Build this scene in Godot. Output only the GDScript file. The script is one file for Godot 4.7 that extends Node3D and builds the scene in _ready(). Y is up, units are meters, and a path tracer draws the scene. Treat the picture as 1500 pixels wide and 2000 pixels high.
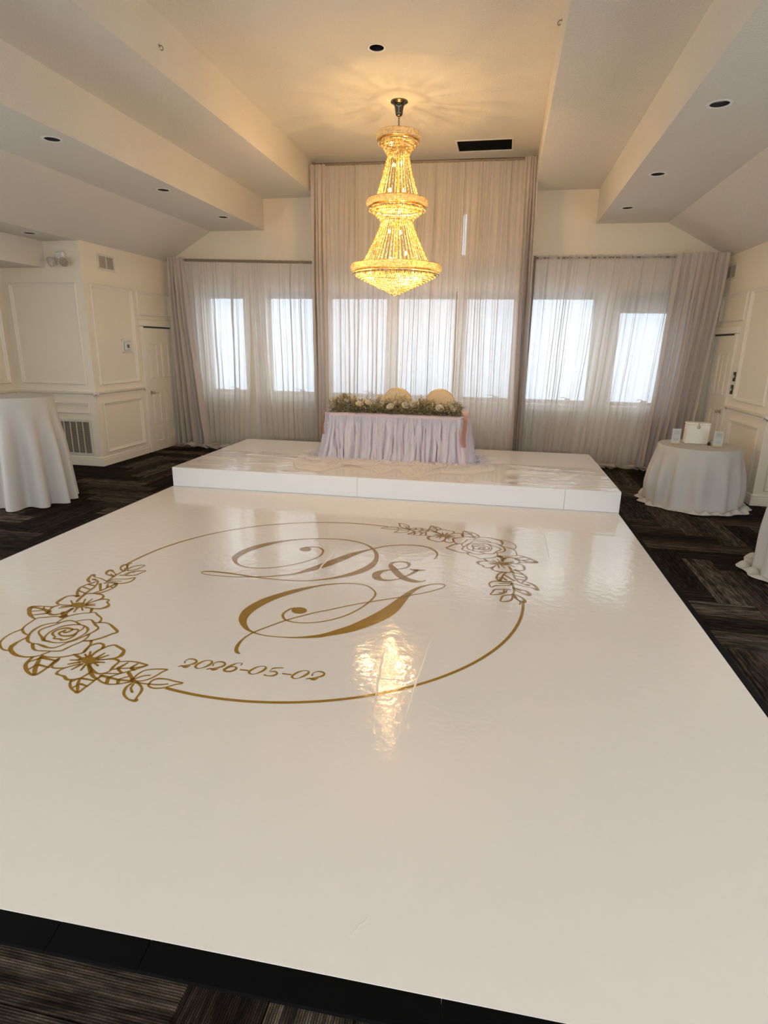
extends Node3D
# Banquet hall set for a wedding: white dance floor, low stage, sheer drapes and a crystal chandelier.
# Room axes: x to the right along the window wall, y up, z from the window wall towards the camera.
# y = 0 is the top of the dance floor; the carpet lies at CARPET. The dance floor and stage are turned by TURN to the room.

const CARPET := -0.025
const TURN := 0.0139
const STAGE_H := 0.245
const BACK := -3.208      # face of the window wall
const SIDE := 4.451       # faces of the two closet walls beside the stage
const RETURN := -0.936    # faces of the walls that step out to the far side walls
const FAR := 5.73         # faces of the far side walls
const REAR := 9.0         # wall behind the camera
var M := {}
var used := {}
var noise := FastNoiseLite.new()
var soft := FastNoiseLite.new()   # one octave, for folds of cloth


const BULB := 0.115
const EXPOSURE := 2.0
const SKY := 1.72

func _ready() -> void:
	# camera
	var cam := Camera3D.new()
	cam.name = "camera"
	cam.position = Vector3(1.349, 1.807, 6.847)
	cam.rotation = Vector3(-0.276052, 0.189718, 0.016923)
	cam.fov = 81.7588
	cam.keep_aspect = Camera3D.KEEP_HEIGHT
	cam.near = 0.05
	cam.far = 200.0
	add_child(cam)
	# overcast winter sky: the room's daylight comes through its windows
	var we := WorldEnvironment.new()
	we.name = "environment"
	var env := Environment.new()
	var sm := ProceduralSkyMaterial.new()
	sm.sky_top_color = Color(0.955, 0.975, 1.0)
	sm.sky_horizon_color = Color(0.955, 0.975, 1.0)
	sm.ground_bottom_color = Color(0.80, 0.82, 0.84)
	sm.ground_horizon_color = Color(0.88, 0.91, 0.93)
	sm.sky_energy_multiplier = 1.0
	sm.ground_energy_multiplier = 1.0
	var sky := Sky.new()
	sky.sky_material = sm
	env.background_mode = Environment.BG_SKY
	env.sky = sky
	env.background_energy_multiplier = SKY
	env.tonemap_mode = Environment.TONE_MAPPER_LINEAR
	env.tonemap_exposure = EXPOSURE
	env.sdfgi_enabled = true
	env.ssao_enabled = true
	env.ssil_enabled = true
	we.environment = env
	add_child(we)
	materials()
	build_floor()
	build_walls()
	build_ceiling()
	build_dance_floor()
	build_stage()
	build_drapes()
	build_head_table()
	build_tables()
	build_chandelier()
	build_fittings()

# ---------------------------------------------------------------- helpers
func rg(s: int) -> RandomNumberGenerator:
	var r := RandomNumberGenerator.new()
	r.seed = s
	return r

func begin() -> SurfaceTool:
	var st := SurfaceTool.new()
	st.begin(Mesh.PRIMITIVE_TRIANGLES)
	return st

func vert(st: SurfaceTool, p: Vector3, n: Vector3, uv: Vector2) -> void:
	st.set_normal(n)
	st.set_uv(uv)
	st.add_vertex(p)

func tri3(st: SurfaceTool, a: Vector3, b: Vector3, c: Vector3, na: Vector3, nb: Vector3, nc: Vector3, ua := Vector2.ZERO, ub := Vector2.ZERO, uc := Vector2.ZERO) -> void:
	if (b - a).cross(c - a).dot(na + nb + nc) > 0.0:
		vert(st, a, na, ua); vert(st, c, nc, uc); vert(st, b, nb, ub)
	else:
		vert(st, a, na, ua); vert(st, b, nb, ub); vert(st, c, nc, uc)

func quad(st: SurfaceTool, a: Vector3, b: Vector3, c: Vector3, d: Vector3, n: Vector3) -> void:
	tri3(st, a, b, c, n, n, n, Vector2(0, 0), Vector2(1, 0), Vector2(1, 1))
	tri3(st, a, c, d, n, n, n, Vector2(0, 0), Vector2(1, 1), Vector2(0, 1))

# box with chamfered edges, at the centre c, of the size s, chamfer b, in the basis q
func box(st: SurfaceTool, c: Vector3, s: Vector3, b := 0.0, q := Basis.IDENTITY) -> void:
	var h := s * 0.5
	b = minf(b, minf(h.x, minf(h.y, h.z)) * 0.9)
	var at := func(p: Vector3) -> Vector3: return c + q * p
	for ax in 3:
		var u := (ax + 1) % 3
		var v := (ax + 2) % 3
		for sg in [-1.0, 1.0]:
			var n := Vector3.ZERO
			n[ax] = sg
			var ps: Array[Vector3] = []
			for k in [[-1.0, -1.0], [1.0, -1.0], [1.0, 1.0], [-1.0, 1.0]]:
				var p := Vector3.ZERO
				p[ax] = sg * h[ax]
				p[u] = k[0] * (h[u] - b)
				p[v] = k[1] * (h[v] - b)
				ps.append(at.call(p))
			quad(st, ps[0], ps[1], ps[2], ps[3], q * n)
	if b <= 0.0:
		return
	for ax in 3:
		var u := (ax + 1) % 3
		var v := (ax + 2) % 3
		for su in [-1.0, 1.0]:
			for sv in [-1.0, 1.0]:
				var ps: Array[Vector3] = []
				for k in [[-1.0, 0], [1.0, 0], [1.0, 1], [-1.0, 1]]:
					var p := Vector3.ZERO
					p[ax] = k[0] * (h[ax] - b)
					p[u] = su * (h[u] - (b if k[1] == 1 else 0.0))
					p[v] = sv * (h[v] - (0.0 if k[1] == 1 else b))
					ps.append(at.call(p))
				var n := Vector3.ZERO
				n[u] = su
				n[v] = sv
				quad(st, ps[0], ps[1], ps[2], ps[3], q * n.normalized())
	for sx in [-1.0, 1.0]:
		for sy in [-1.0, 1.0]:
			for sz in [-1.0, 1.0]:
				var n := Vector3(sx, sy, sz)
				var a: Vector3 = at.call(Vector3(sx * h.x, sy * (h.y - b), sz * (h.z - b)))
				var e: Vector3 = at.call(Vector3(sx * (h.x - b), sy * h.y, sz * (h.z - b)))
				var f: Vector3 = at.call(Vector3(sx * (h.x - b), sy * (h.y - b), sz * h.z))
				var m := q * n.normalized()
				tri3(st, a, e, f, m, m, m)

func span(st: SurfaceTool, lo: Vector3, hi: Vector3, b := 0.0) -> void:
	box(st, (lo + hi) * 0.5, hi - lo, b)

# surface through a grid of points; rows of equal length; smooth normals; uv 0..1
func sheet(st: SurfaceTool, rows: Array, wrap := false, up := Vector3.ZERO) -> void:
	var nv := rows.size()
	var nu: int = rows[0].size()
	var ns: Array = []
	for j in nv:
		var line := PackedVector3Array()
		line.resize(nu)
		for i in nu:
			var i0 := i - 1
			var i1 := i + 1
			if wrap:
				i0 = (nu - 2) if i == 0 else i - 1
				i1 = 1 if i == nu - 1 else i + 1
			else:
				i0 = maxi(i0, 0)
				i1 = mini(i1, nu - 1)
			var du: Vector3 = rows[j][i1] - rows[j][i0]
			var dv: Vector3 = rows[mini(j + 1, nv - 1)][i] - rows[maxi(j - 1, 0)][i]
			var n := dv.cross(du)
			line[i] = n.normalized() if n.length() > 1e-12 else Vector3.UP
		ns.append(line)
	var flip := 1.0
	if up != Vector3.ZERO:
		var total := 0.0
		for j in nv:
			for i in nu:
				total += ns[j][i].dot(up)
		flip = -1.0 if total < 0.0 else 1.0
	for j in nv:
		for i in nu:
			st.set_normal(ns[j][i] * flip)
			st.set_uv(Vector2(float(i) / (nu - 1), float(j) / (nv - 1)))
			st.add_vertex(rows[j][i])
	return

func sheet_index(st: SurfaceTool, nu: int, nv: int, base: int, rows: Array, up: Vector3) -> void:
	# the winding agrees with the side that the normals face
	var d: Vector3 = (rows[1][0] - rows[0][0]).cross(rows[0][1] - rows[0][0])
	var s := 1.0
	if up != Vector3.ZERO:
		var total := 0.0
		for j in range(0, nv - 1):
			for i in range(0, nu - 1):
				total += (rows[j + 1][i] - rows[j][i]).cross(rows[j][i + 1] - rows[j][i]).dot(up)
		s = -1.0 if total < 0.0 else 1.0
	for j in nv - 1:
		for i in nu - 1:
			var a := base + j * nu + i
			var b := a + 1
			var c := a + nu
			var e := c + 1
			# with s > 0 the outward side is dv x du: clockwise seen from there is a, b, c
			for k in ([a, b, c, b, e, c] if s > 0.0 else [a, c, b, b, c, e]):
				st.add_index(k)

# one smooth sheet as a mesh
func cloth_mesh(rows: Array, wrap := false, up := Vector3.ZERO) -> ArrayMesh:
	var st := begin()
	sheet(st, rows, wrap, up)
	sheet_index(st, rows[0].size(), rows.size(), 0, rows, up)
	return st.commit()

# surface of revolution: profile points (radius, height), smooth unless sharp
func lathe(st: SurfaceTool, prof: Array, seg: int, c := Vector3.ZERO, q := Basis.IDENTITY) -> void:
	for k in prof.size() - 1:
		var p: Vector2 = prof[k]
		var r: Vector2 = prof[k + 1]
		var t := r - p
		var n2 := Vector2(t.y, -t.x).normalized()
		# blend with the neighbours where the bend is soft
		var na := n2
		var nb := n2
		if k > 0:
			var t0: Vector2 = p - prof[k - 1]
			var m := Vector2(t0.y, -t0.x).normalized()
			if m.dot(n2) > 0.6:
				na = (m + n2).normalized()
		if k + 2 < prof.size():
			var t1: Vector2 = prof[k + 2] - r
			var m := Vector2(t1.y, -t1.x).normalized()
			if m.dot(n2) > 0.6:
				nb = (m + n2).normalized()
		for i in seg:
			var a0 := TAU * i / seg
			var a1 := TAU * (i + 1) / seg
			var d0 := Vector3(cos(a0), 0, sin(a0))
			var d1 := Vector3(cos(a1), 0, sin(a1))
			var P0 := c + q * (d0 * p.x + Vector3.UP * p.y)
			var P1 := c + q * (d1 * p.x + Vector3.UP * p.y)
			var R0 := c + q * (d0 * r.x + Vector3.UP * r.y)
			var R1 := c + q * (d1 * r.x + Vector3.UP * r.y)
			var nA0 := q * (d0 * na.x + Vector3.UP * na.y)
			var nA1 := q * (d1 * na.x + Vector3.UP * na.y)
			var nB0 := q * (d0 * nb.x + Vector3.UP * nb.y)
			var nB1 := q * (d1 * nb.x + Vector3.UP * nb.y)
			if r.x > 1e-6:
				tri3(st, P0, R0, R1, nA0, nB0, nB1)
			if p.x > 1e-6:
				tri3(st, P0, R1, P1, nA0, nB1, nA1)

func tube(st: SurfaceTool, pts: Array, rad: float, sides := 8) -> void:
	var rings: Array = []
	var side := Vector3.ZERO
	for k in pts.size():
		var a: Vector3 = pts[maxi(k - 1, 0)]
		var b: Vector3 = pts[mini(k + 1, pts.size() - 1)]
		var t := (b - a).normalized()
		if side == Vector3.ZERO:
			side = t.cross(Vector3.UP if absf(t.y) < 0.9 else Vector3.RIGHT).normalized()
		side = (side - t * side.dot(t)).normalized()
		var w := t.cross(side)
		var ring := PackedVector3Array()
		for i in sides:
			var an := TAU * i / sides
			ring.append(side * cos(an) + w * sin(an))
		rings.append(ring)
	for k in pts.size() - 1:
		for i in sides:
			var j := (i + 1) % sides
			var a: Vector3 = rings[k][i]
			var b: Vector3 = rings[k][j]
			var c: Vector3 = rings[k + 1][j]
			var d: Vector3 = rings[k + 1][i]
			tri3(st, pts[k] + a * rad, pts[k] + b * rad, pts[k + 1] + c * rad, a, b, c)
			tri3(st, pts[k] + a * rad, pts[k + 1] + c * rad, pts[k + 1] + d * rad, a, c, d)
	for e in [0, pts.size() - 1]:
		var n: Vector3 = (pts[0] - pts[1]).normalized() if e == 0 else (pts[e] - pts[e - 1]).normalized()
		for i in range(1, sides - 1):
			tri3(st, pts[e] + rings[e][0] * rad, pts[e] + rings[e][i] * rad, pts[e] + rings[e][i + 1] * rad, n, n, n)

func spline(pts: Array, per := 6) -> Array:
	var out := []
	for k in pts.size() - 1:
		var p0 = pts[maxi(k - 1, 0)]
		var p1 = pts[k]
		var p2 = pts[k + 1]
		var p3 = pts[mini(k + 2, pts.size() - 1)]
		for i in per:
			var t := float(i) / per
			out.append(0.5 * ((2.0 * p1) + (p2 - p0) * t + (2.0 * p0 - 5.0 * p1 + 4.0 * p2 - p3) * t * t + (3.0 * p1 - p0 - 3.0 * p2 + p3) * t * t * t))
	out.append(pts[-1])
	return out

func numbered(called: String) -> String:
	if not used.has(called):
		used[called] = 0
		return called
	used[called] += 1
	return "%s_%03d" % [called, used[called]]

func made(called: String, mesh: Mesh, mat: Material, parent: Node = self) -> MeshInstance3D:
	var o := MeshInstance3D.new()
	o.mesh = mesh
	o.material_override = mat
	o.cast_shadow = GeometryInstance3D.SHADOW_CASTING_SETTING_ON
	if parent == self:
		o.name = numbered(called)
		add_child(o)
	else:
		var n := 0
		var nm := called
		while parent.has_node(nm):
			n += 1
			nm = "%s_%03d" % [called, n]
		o.name = nm
		parent.add_child(o)
	return o

func obj(called: String, st: SurfaceTool, mat: Material, parent: Node = self) -> MeshInstance3D:
	return made(called, st.commit(), mat, parent)

func tag(o: Node, label: String, category: String, group := "") -> Node:
	o.set_meta("label", label)
	o.set_meta("category", category)
	if group != "":
		o.set_meta("group", group)
	return o

func thing(called: String, label: String, category: String, at := Vector3.ZERO, turn := 0.0, group := "") -> Node3D:
	var o := Node3D.new()
	o.name = numbered(called)
	add_child(o)
	o.position = at
	o.rotation.y = turn
	tag(o, label, category, group)
	return o

func struct(called: String, st: SurfaceTool, mat: Material, label := "", parent: Node = self) -> MeshInstance3D:
	var o := obj(called, st, mat, parent)
	if parent == self:
		o.set_meta("kind", "structure")
		if label != "":
			o.set_meta("label", label)
	return o

# a picture-frame moulding: a bead of the width w that stands d proud, round the rectangle; origin o, axes ax (across) and ay (up), outward n
func moulding(st: SurfaceTool, o: Vector3, ax: Vector3, ay: Vector3, n: Vector3, wide: float, high: float, w := 0.05, d := 0.03) -> void:
	var prof := [Vector2(0, 0), Vector2(0.0, d * 0.55), Vector2(w * 0.22, d), Vector2(w * 0.42, d * 0.9), Vector2(w * 0.55, d * 0.45), Vector2(w * 0.85, d * 0.4), Vector2(w, 0)]
	var cs := [[0.0, 0.0], [1.0, 0.0], [1.0, 1.0], [0.0, 1.0]]
	for e in 4:
		var c0: Array = cs[e]
		var c1: Array = cs[(e + 1) % 4]
		for k in prof.size() - 1:
			var ps: Array[Vector3] = []
			for m in [[c0, k], [c1, k], [c1, k + 1], [c0, k + 1]]:
				var cc: Array = m[0]
				var pr: Vector2 = prof[m[1]]
				var x: float = (pr.x if cc[0] == 0.0 else wide - pr.x)
				var y: float = (pr.x if cc[1] == 0.0 else high - pr.x)
				ps.append(o + ax * x + ay * y + n * pr.y)
			var nn := (ps[1] - ps[0]).cross(ps[3] - ps[0]).normalized()
			if nn.dot(n) < -0.01 or (absf(nn.dot(n)) <= 0.01 and k == 0 and nn.dot((o + ax * wide * 0.5 + ay * high * 0.5) - ps[0]) > 0.0):
				nn = -nn
			quad(st, ps[0], ps[1], ps[2], ps[3], nn)

# a straight moulding of a profile (out, up) between two points along a wall whose outward side is n
func run(st: SurfaceTool, a: Vector3, b: Vector3, n: Vector3, prof: Array) -> void:
	for k in prof.size() - 1:
		var p: Vector2 = prof[k]
		var r: Vector2 = prof[k + 1]
		var A := a + n * p.x + Vector3.UP * p.y
		var B := b + n * p.x + Vector3.UP * p.y
		var C := b + n * r.x + Vector3.UP * r.y
		var D := a + n * r.x + Vector3.UP * r.y
		var t := r - p
		var nn := (n * t.y - Vector3.UP * t.x).normalized()
		quad(st, A, B, C, D, nn)
	for e in [a, b]:
		var dirn: Vector3 = (a - b).normalized() if e == a else (b - a).normalized()
		for k in range(1, prof.size() - 1):
			var base := Vector2(0, prof[0].y)
			var q0: Vector3 = e + n * base.x + Vector3.UP * base.y
			var q1: Vector3 = e + n * prof[k].x + Vector3.UP * prof[k].y
			var q2: Vector3 = e + n * prof[k + 1].x + Vector3.UP * prof[k + 1].y
			tri3(st, q0, q1, q2, dirn, dirn, dirn)

# ---------------------------------------------------------------- materials
func mat(c: Color, rough := 0.6, metal := 0.0) -> StandardMaterial3D:
	var m := StandardMaterial3D.new()
	m.albedo_color = c
	m.roughness = rough
	m.metallic = metal
	return m

func noise_tex(freq: float, size := 256, oct := 3, as_normal := false, bump := 4.0, sd := 1, lo := 0.0, hi := 1.0) -> NoiseTexture2D:
	var n := FastNoiseLite.new()
	n.noise_type = FastNoiseLite.TYPE_SIMPLEX_SMOOTH
	n.frequency = freq
	n.fractal_octaves = oct
	n.seed = sd
	var t := NoiseTexture2D.new()
	t.width = size
	t.height = size
	t.seamless = true
	t.noise = n
	t.as_normal_map = as_normal
	t.bump_strength = bump
	if not as_normal:
		var g := Gradient.new()
		g.set_color(0, Color(lo, lo, lo))
		g.set_color(1, Color(hi, hi, hi))
		t.color_ramp = g
	return t

func tri_map(m: StandardMaterial3D, scale: float, world := true) -> StandardMaterial3D:
	m.uv1_triplanar = true
	m.uv1_world_triplanar = world
	m.uv1_scale = Vector3(scale, scale, scale)
	return m

func sheer(c: Color, a: float, back := 0.9) -> StandardMaterial3D:
	var m := mat(Color(c.r, c.g, c.b, a), 0.9)
	m.transparency = BaseMaterial3D.TRANSPARENCY_ALPHA
	m.cull_mode = BaseMaterial3D.CULL_DISABLED
	m.backlight_enabled = true
	m.backlight = Color(back, back, back)
	m.metallic_specular = 0.1
	return m

func carpet_texture(sd: int, base: Color, swing: float) -> ImageTexture:
	# streaks along the plank with the ribs of the loop pile across
	var im := Image.create(512, 128, false, Image.FORMAT_RGB8)
	var r := rg(sd)
	var n := FastNoiseLite.new()
	n.seed = sd
	n.frequency = 0.03
	n.fractal_octaves = 3
	var rows := PackedFloat32Array()
	var band := 0.0
	var left := 0
	for y in 128:
		if left <= 0:
			left = r.randi_range(6, 34)
			band = r.randf_range(-1.0, 1.0)
		left -= 1
		rows.append(band * 0.75 + r.randf_range(-0.3, 0.3))
	for y in 128:
		var rib := 0.72 + 0.28 * sin(TAU * y / 4.0)
		for x in 512:
			var streak := n.get_noise_2d(x * 0.35, y * 2.2)
			var k := (1.0 + swing * (rows[y] + streak * 1.3)) * rib * r.randf_range(0.82, 1.18)
			k = maxf(k, 0.12)
			im.set_pixel(x, y, Color(minf(base.r * k, 1.0), minf(base.g * k, 1.0), minf(base.b * k, 1.0)))
	return ImageTexture.create_from_image(im)

func materials() -> void:
	noise.seed = 7
	noise.frequency = 1.0
	soft.seed = 12
	soft.frequency = 1.0
	soft.fractal_type = FastNoiseLite.FRACTAL_NONE
	var w := mat(Color(0.925, 0.88, 0.795), 0.55)
	w.normal_enabled = true
	w.normal_texture = noise_tex(0.09, 256, 3, true, 3.0, 5)
	w.normal_scale = 0.25
	M.wall = tri_map(w, 1.6)
	var c := mat(Color(0.85, 0.83, 0.79), 0.8)
	c.normal_enabled = true
	c.normal_texture = noise_tex(0.12, 256, 4, true, 4.0, 9)
	c.normal_scale = 0.35
	M.ceiling = tri_map(c, 1.3)
	M.trim = mat(Color(0.925, 0.89, 0.82), 0.4)
	M.door = mat(Color(0.92, 0.885, 0.815), 0.38)
	M.grille = mat(Color(0.84, 0.82, 0.77), 0.45)
	M.dark = mat(Color(0.035, 0.033, 0.03), 0.8)
	M.slot = mat(Color(0.22, 0.20, 0.17), 0.9)
	M.black = mat(Color(0.012, 0.012, 0.014), 0.45)
	M.rubber = mat(Color(0.012, 0.012, 0.014), 0.7)
	M.rubber.metallic_specular = 0.22
	var v := mat(Color(0.945, 0.918, 0.88), 0.085)
	v.metallic_specular = 0.72
	v.normal_enabled = true
	v.normal_texture = noise_tex(0.035, 512, 4, true, 5.0, 3)
	v.normal_scale = 0.06
	M.vinyl = tri_map(v, 0.55, false)
	M.vinyl_flat = mat(Color(0.945, 0.918, 0.88), 0.2)
	var g := mat(Color(0.62, 0.46, 0.105), 0.14)
	g.normal_enabled = true
	g.normal_texture = v.normal_texture
	g.normal_scale = 0.06
	M.gold_print = tri_map(g, 0.55, false)
	M.stage = mat(Color(0.95, 0.94, 0.93), 0.45)
	M.stage_top = mat(Color(0.945, 0.935, 0.925), 0.16)
	var f := mat(Color(1, 1, 1, 0.08), 0.05)
	f.transparency = BaseMaterial3D.TRANSPARENCY_ALPHA
	f.cull_mode = BaseMaterial3D.CULL_DISABLED
	M.film = f
	M.sheer = sheer(Color(0.86, 0.83, 0.80), 0.71, 1.0)
	M.sheer_tall = sheer(Color(0.86, 0.82, 0.78), 0.77, 1.0)
	M.sheer_thick = sheer(Color(0.82, 0.77, 0.73), 0.92, 0.7)
	M.tulle = sheer(Color(0.92, 0.855, 0.88), 0.80, 0.25)
	M.tulle_low = sheer(Color(0.97, 0.955, 0.985), 0.62, 0.8)
	M.satin = mat(Color(0.76, 0.62, 0.63), 0.5)
	var sq := mat(Color(0.80, 0.62, 0.56), 0.35, 0.3)
	sq.normal_enabled = true
	sq.normal_texture = noise_tex(0.25, 128, 2, true, 10.0, 4)
	M.sequin = tri_map(sq, 9.0, false)
	var ln := mat(Color(0.76, 0.74, 0.71), 0.85)
	ln.normal_enabled = true
	ln.normal_texture = noise_tex(0.3, 256, 2, true, 3.0, 6)
	ln.normal_scale = 0.2
	ln.cull_mode = BaseMaterial3D.CULL_DISABLED
	M.linen = tri_map(ln, 4.0, false)
	M.pipe = mat(Color(0.55, 0.49, 0.42), 0.5, 0.3)
	M.chrome = mat(Color(0.42, 0.40, 0.38), 0.12, 1.0)
	M.nickel = mat(Color(0.74, 0.70, 0.62), 0.35, 0.5)
	M.brass = mat(Color(0.93, 0.78, 0.48), 0.2, 1.0)
	var cr := mat(Color(0.96, 0.90, 0.71), 0.10, 0.2)
	cr.metallic_specular = 0.8
	cr.backlight_enabled = true
	cr.backlight = Color(0.24, 0.21, 0.14)
	M.crystal = cr
	var cw := mat(Color(1.0, 0.95, 0.78), 0.12, 0.1)
	cw.backlight_enabled = true
	cw.backlight = Color(0.8, 0.73, 0.54)
	M.crown = cw
	var am := mat(Color(0.76, 0.64, 0.39), 0.14, 0.3)
	am.backlight_enabled = true
	am.backlight = Color(0.2, 0.15, 0.07)
	M.amber = am
	var bl := mat(Color(1, 0.95, 0.85), 0.3)
	bl.emission_enabled = true
	bl.emission = Color(1.0, 0.90, 0.68)
	bl.emission_energy_multiplier = 4.0
	M.bulb = bl
	M.chair_gold = mat(Color(0.85, 0.75, 0.55), 0.32, 0.35)
	var pad := mat(Color(0.86, 0.79, 0.66), 0.75)
	pad.normal_enabled = true
	pad.normal_texture = noise_tex(0.08, 128, 2, true, 5.0, 8)
	pad.normal_scale = 0.4
	M.cream_pad = tri_map(pad, 3.0, false)
	M.leaf = mat(Color(0.64, 0.61, 0.50), 0.6)
	M.leaf_dark = mat(Color(0.46, 0.43, 0.31), 0.6)
	for lf in [M.leaf, M.leaf_dark]:
		lf.backlight_enabled = true
		lf.backlight = Color(0.8, 0.78, 0.62)
	M.stem = mat(Color(0.30, 0.27, 0.17), 0.7)
	M.petal = mat(Color(0.93, 0.90, 0.83), 0.65)
	M.petal.backlight_enabled = true
	M.petal.backlight = Color(0.5, 0.48, 0.42)
	M.glass = mat(Color(0.95, 0.98, 1.0, 0.06), 0.03)
	M.glass.transparency = BaseMaterial3D.TRANSPARENCY_ALPHA
	M.acrylic = mat(Color(0.95, 0.97, 0.97, 0.12), 0.05)
	M.acrylic.transparency = BaseMaterial3D.TRANSPARENCY_ALPHA
	M.card = mat(Color(0.90, 0.87, 0.80), 0.6)
	M.paper = mat(Color(0.80, 0.78, 0.73), 0.7)
	M.print = mat(Color(0.30, 0.27, 0.23), 0.6)
	M.white = mat(Color(0.88, 0.87, 0.84), 0.4)
	M.lens = mat(Color(0.93, 0.92, 0.90), 0.18, 0.9)
	M.blind = mat(Color(0.62, 0.57, 0.50), 0.8)
	M.frame = mat(Color(0.80, 0.78, 0.74), 0.45)
	M.snow = mat(Color(0.90, 0.92, 0.94), 0.9)
	M.render = mat(Color(0.86, 0.905, 0.94), 0.9)
	M.wood = mat(Color(0.36, 0.24, 0.14), 0.5)
	var tones := [Color(0.27, 0.24, 0.20), Color(0.215, 0.185, 0.155), Color(0.155, 0.13, 0.11), Color(0.31, 0.275, 0.23), Color(0.235, 0.205, 0.175), Color(0.18, 0.15, 0.128)]
	M.carpets = []
	for k in tones.size():
		var m := mat(Color.WHITE, 0.95)
		m.albedo_texture = carpet_texture(30 + k, tones[k] * 1.2, 0.5)
		m.metallic_specular = 0.15
		M.carpets.append(m)
	M.carpet = mat(Color(0.21, 0.175, 0.145), 0.95)

# ---------------------------------------------------------------- the setting
func plank_mesh(long: float, wide: float) -> ArrayMesh:
	# one carpet plank lying along x: flat top with rounded-off edges, texture along its length
	var st := begin()
	var h := Vector2(long * 0.5, wide * 0.5)
	var b := 0.004
	var top := 0.006
	var f := func(x: float, z: float) -> Vector2: return Vector2((x / long + 0.5), (z / wide + 0.5))
	var in_ := [Vector3(-h.x + b, top, -h.y + b), Vector3(h.x - b, top, -h.y + b), Vector3(h.x - b, top, h.y - b), Vector3(-h.x + b, top, h.y - b)]
	var out_ := [Vector3(-h.x, 0, -h.y), Vector3(h.x, 0, -h.y), Vector3(h.x, 0, h.y), Vector3(-h.x, 0, h.y)]
	var U := Vector3.UP
	tri3(st, in_[0], in_[1], in_[2], U, U, U, f.call(in_[0].x, in_[0].z), f.call(in_[1].x, in_[1].z), f.call(in_[2].x, in_[2].z))
	tri3(st, in_[0], in_[2], in_[3], U, U, U, f.call(in_[0].x, in_[0].z), f.call(in_[2].x, in_[2].z), f.call(in_[3].x, in_[3].z))
	for k in 4:
		var a: Vector3 = in_[k]
		var c: Vector3 = in_[(k + 1) % 4]
		var d: Vector3 = out_[(k + 1) % 4]
		var e: Vector3 = out_[k]
		var n := ((d + e) * Vector3(0.5, 0, 0.5)).normalized()
		n = (Vector3(n.x, 0.8, n.z)).normalized()
		tri3(st, a, c, d, n, n, n, f.call(a.x, a.z), f.call(c.x, c.z), f.call(d.x, d.z))
		tri3(st, a, d, e, n, n, n, f.call(a.x, a.z), f.call(d.x, d.z), f.call(e.x, e.z))
	return st.commit()

func build_floor() -> void:
	var st := begin()
	span(st, Vector3(-5.95, -0.2, -3.5), Vector3(5.95, CARPET - 0.006, REAR + 0.25))
	var fl := struct("floor", st, M.carpet, "dark brown patterned carpet of planks laid in a herringbone")
	var w := 0.25
	var n := 4
	var mesh := plank_mesh(w * n, w)
	var r := rg(11)
	for j in range(-14, 28):
		for i in range(-24, 24):
			var k := posmod(i - j, 2 * n)
			var at := Vector3.ZERO
			var turn := 0.0
			if k == 0:
				at = Vector3((i + n * 0.5) * w, 0, (j + 0.5) * w)
			elif k == 2 * n - 1:
				at = Vector3((i + 0.5) * w, 0, (j + n * 0.5) * w)
				turn = PI / 2
			else:
				continue
			at += Vector3(0.06, 0, 0.08)
			# only where the carpet shows: beside the stage, beside and before the dance floor
			var hx := w * n * 0.5 if turn == 0.0 else w * 0.5
			var hz := w * 0.5 if turn == 0.0 else w * n * 0.5
			if at.z - hz < -3.45 or at.z + hz > 7.0:
				continue
			if absf(at.x) + hx < 2.62 and at.z + hz < 5.5:
				continue
			if absf(at.x) > 4.65 and at.z < -1.05 or absf(at.x) > 5.85:
				continue
			if at.z < 5.3 and at.z > 3.2 and absf(at.x) > 3.4:
				continue
			if at.x < -3.0 and at.z > 2.6 or at.x > 3.6 and at.z > 3.4:
				continue
			var pl := made("carpet_plank", mesh, M.carpets[r.randi_range(0, M.carpets.size() - 1)], fl)
			pl.position = at + Vector3(0, CARPET - 0.006, 0)
			pl.rotation.y = turn + (PI if r.randf() < 0.5 else 0.0)

func build_ceiling() -> void:
	var root := CSGCombiner3D.new()
	root.name = "ceiling"
	root.set_meta("kind", "structure")
	root.set_meta("label", "off-white stepped tray ceiling, highest over the chandelier")
	add_child(root)
	var poly := CSGPolygon3D.new()
	poly.name = "ceiling_profile"
	poly.polygon = PackedVector2Array([Vector2(-5.95, 2.76), Vector2(-5.01, 2.76), Vector2(-5.01, 3.10), Vector2(-4.47, 3.10), Vector2(-3.618, 3.583), Vector2(-2.672, 3.583), Vector2(-2.672, 4.052), Vector2(-1.745, 4.052), Vector2(-1.745, 4.5), Vector2(1.628, 4.5), Vector2(1.628, 4.052), Vector2(2.557, 4.052), Vector2(2.557, 3.583), Vector2(3.559, 3.583), Vector2(4.47, 3.10), Vector2(5.01, 3.10), Vector2(5.01, 2.76), Vector2(5.95, 2.76), Vector2(5.95, 5.0), Vector2(-5.95, 5.0)])
	poly.mode = CSGPolygon3D.MODE_DEPTH
	poly.depth = REAR + 0.25 + 3.5
	poly.position = Vector3(0, 0, REAR + 0.25)
	poly.material = M.ceiling
	root.add_child(poly)
	for h in can_spots():
		var cy := CSGCylinder3D.new()
		cy.name = "can_hole"
		cy.operation = CSGShape3D.OPERATION_SUBTRACTION
		cy.radius = 0.078
		cy.height = 0.3
		cy.sides = 32
		cy.position = h[0] + Vector3(0, 0.05, 0)
		cy.material = M.ceiling
		root.add_child(cy, true)
	var vb := CSGBox3D.new()
	vb.name = "vent_hole"
	vb.operation = CSGShape3D.OPERATION_SUBTRACTION
	vb.size = Vector3(0.74, 0.4, 0.46)
	vb.position = Vector3(0.885, 4.5, -2.56)
	vb.material = M.dark
	root.add_child(vb, true)

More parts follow.
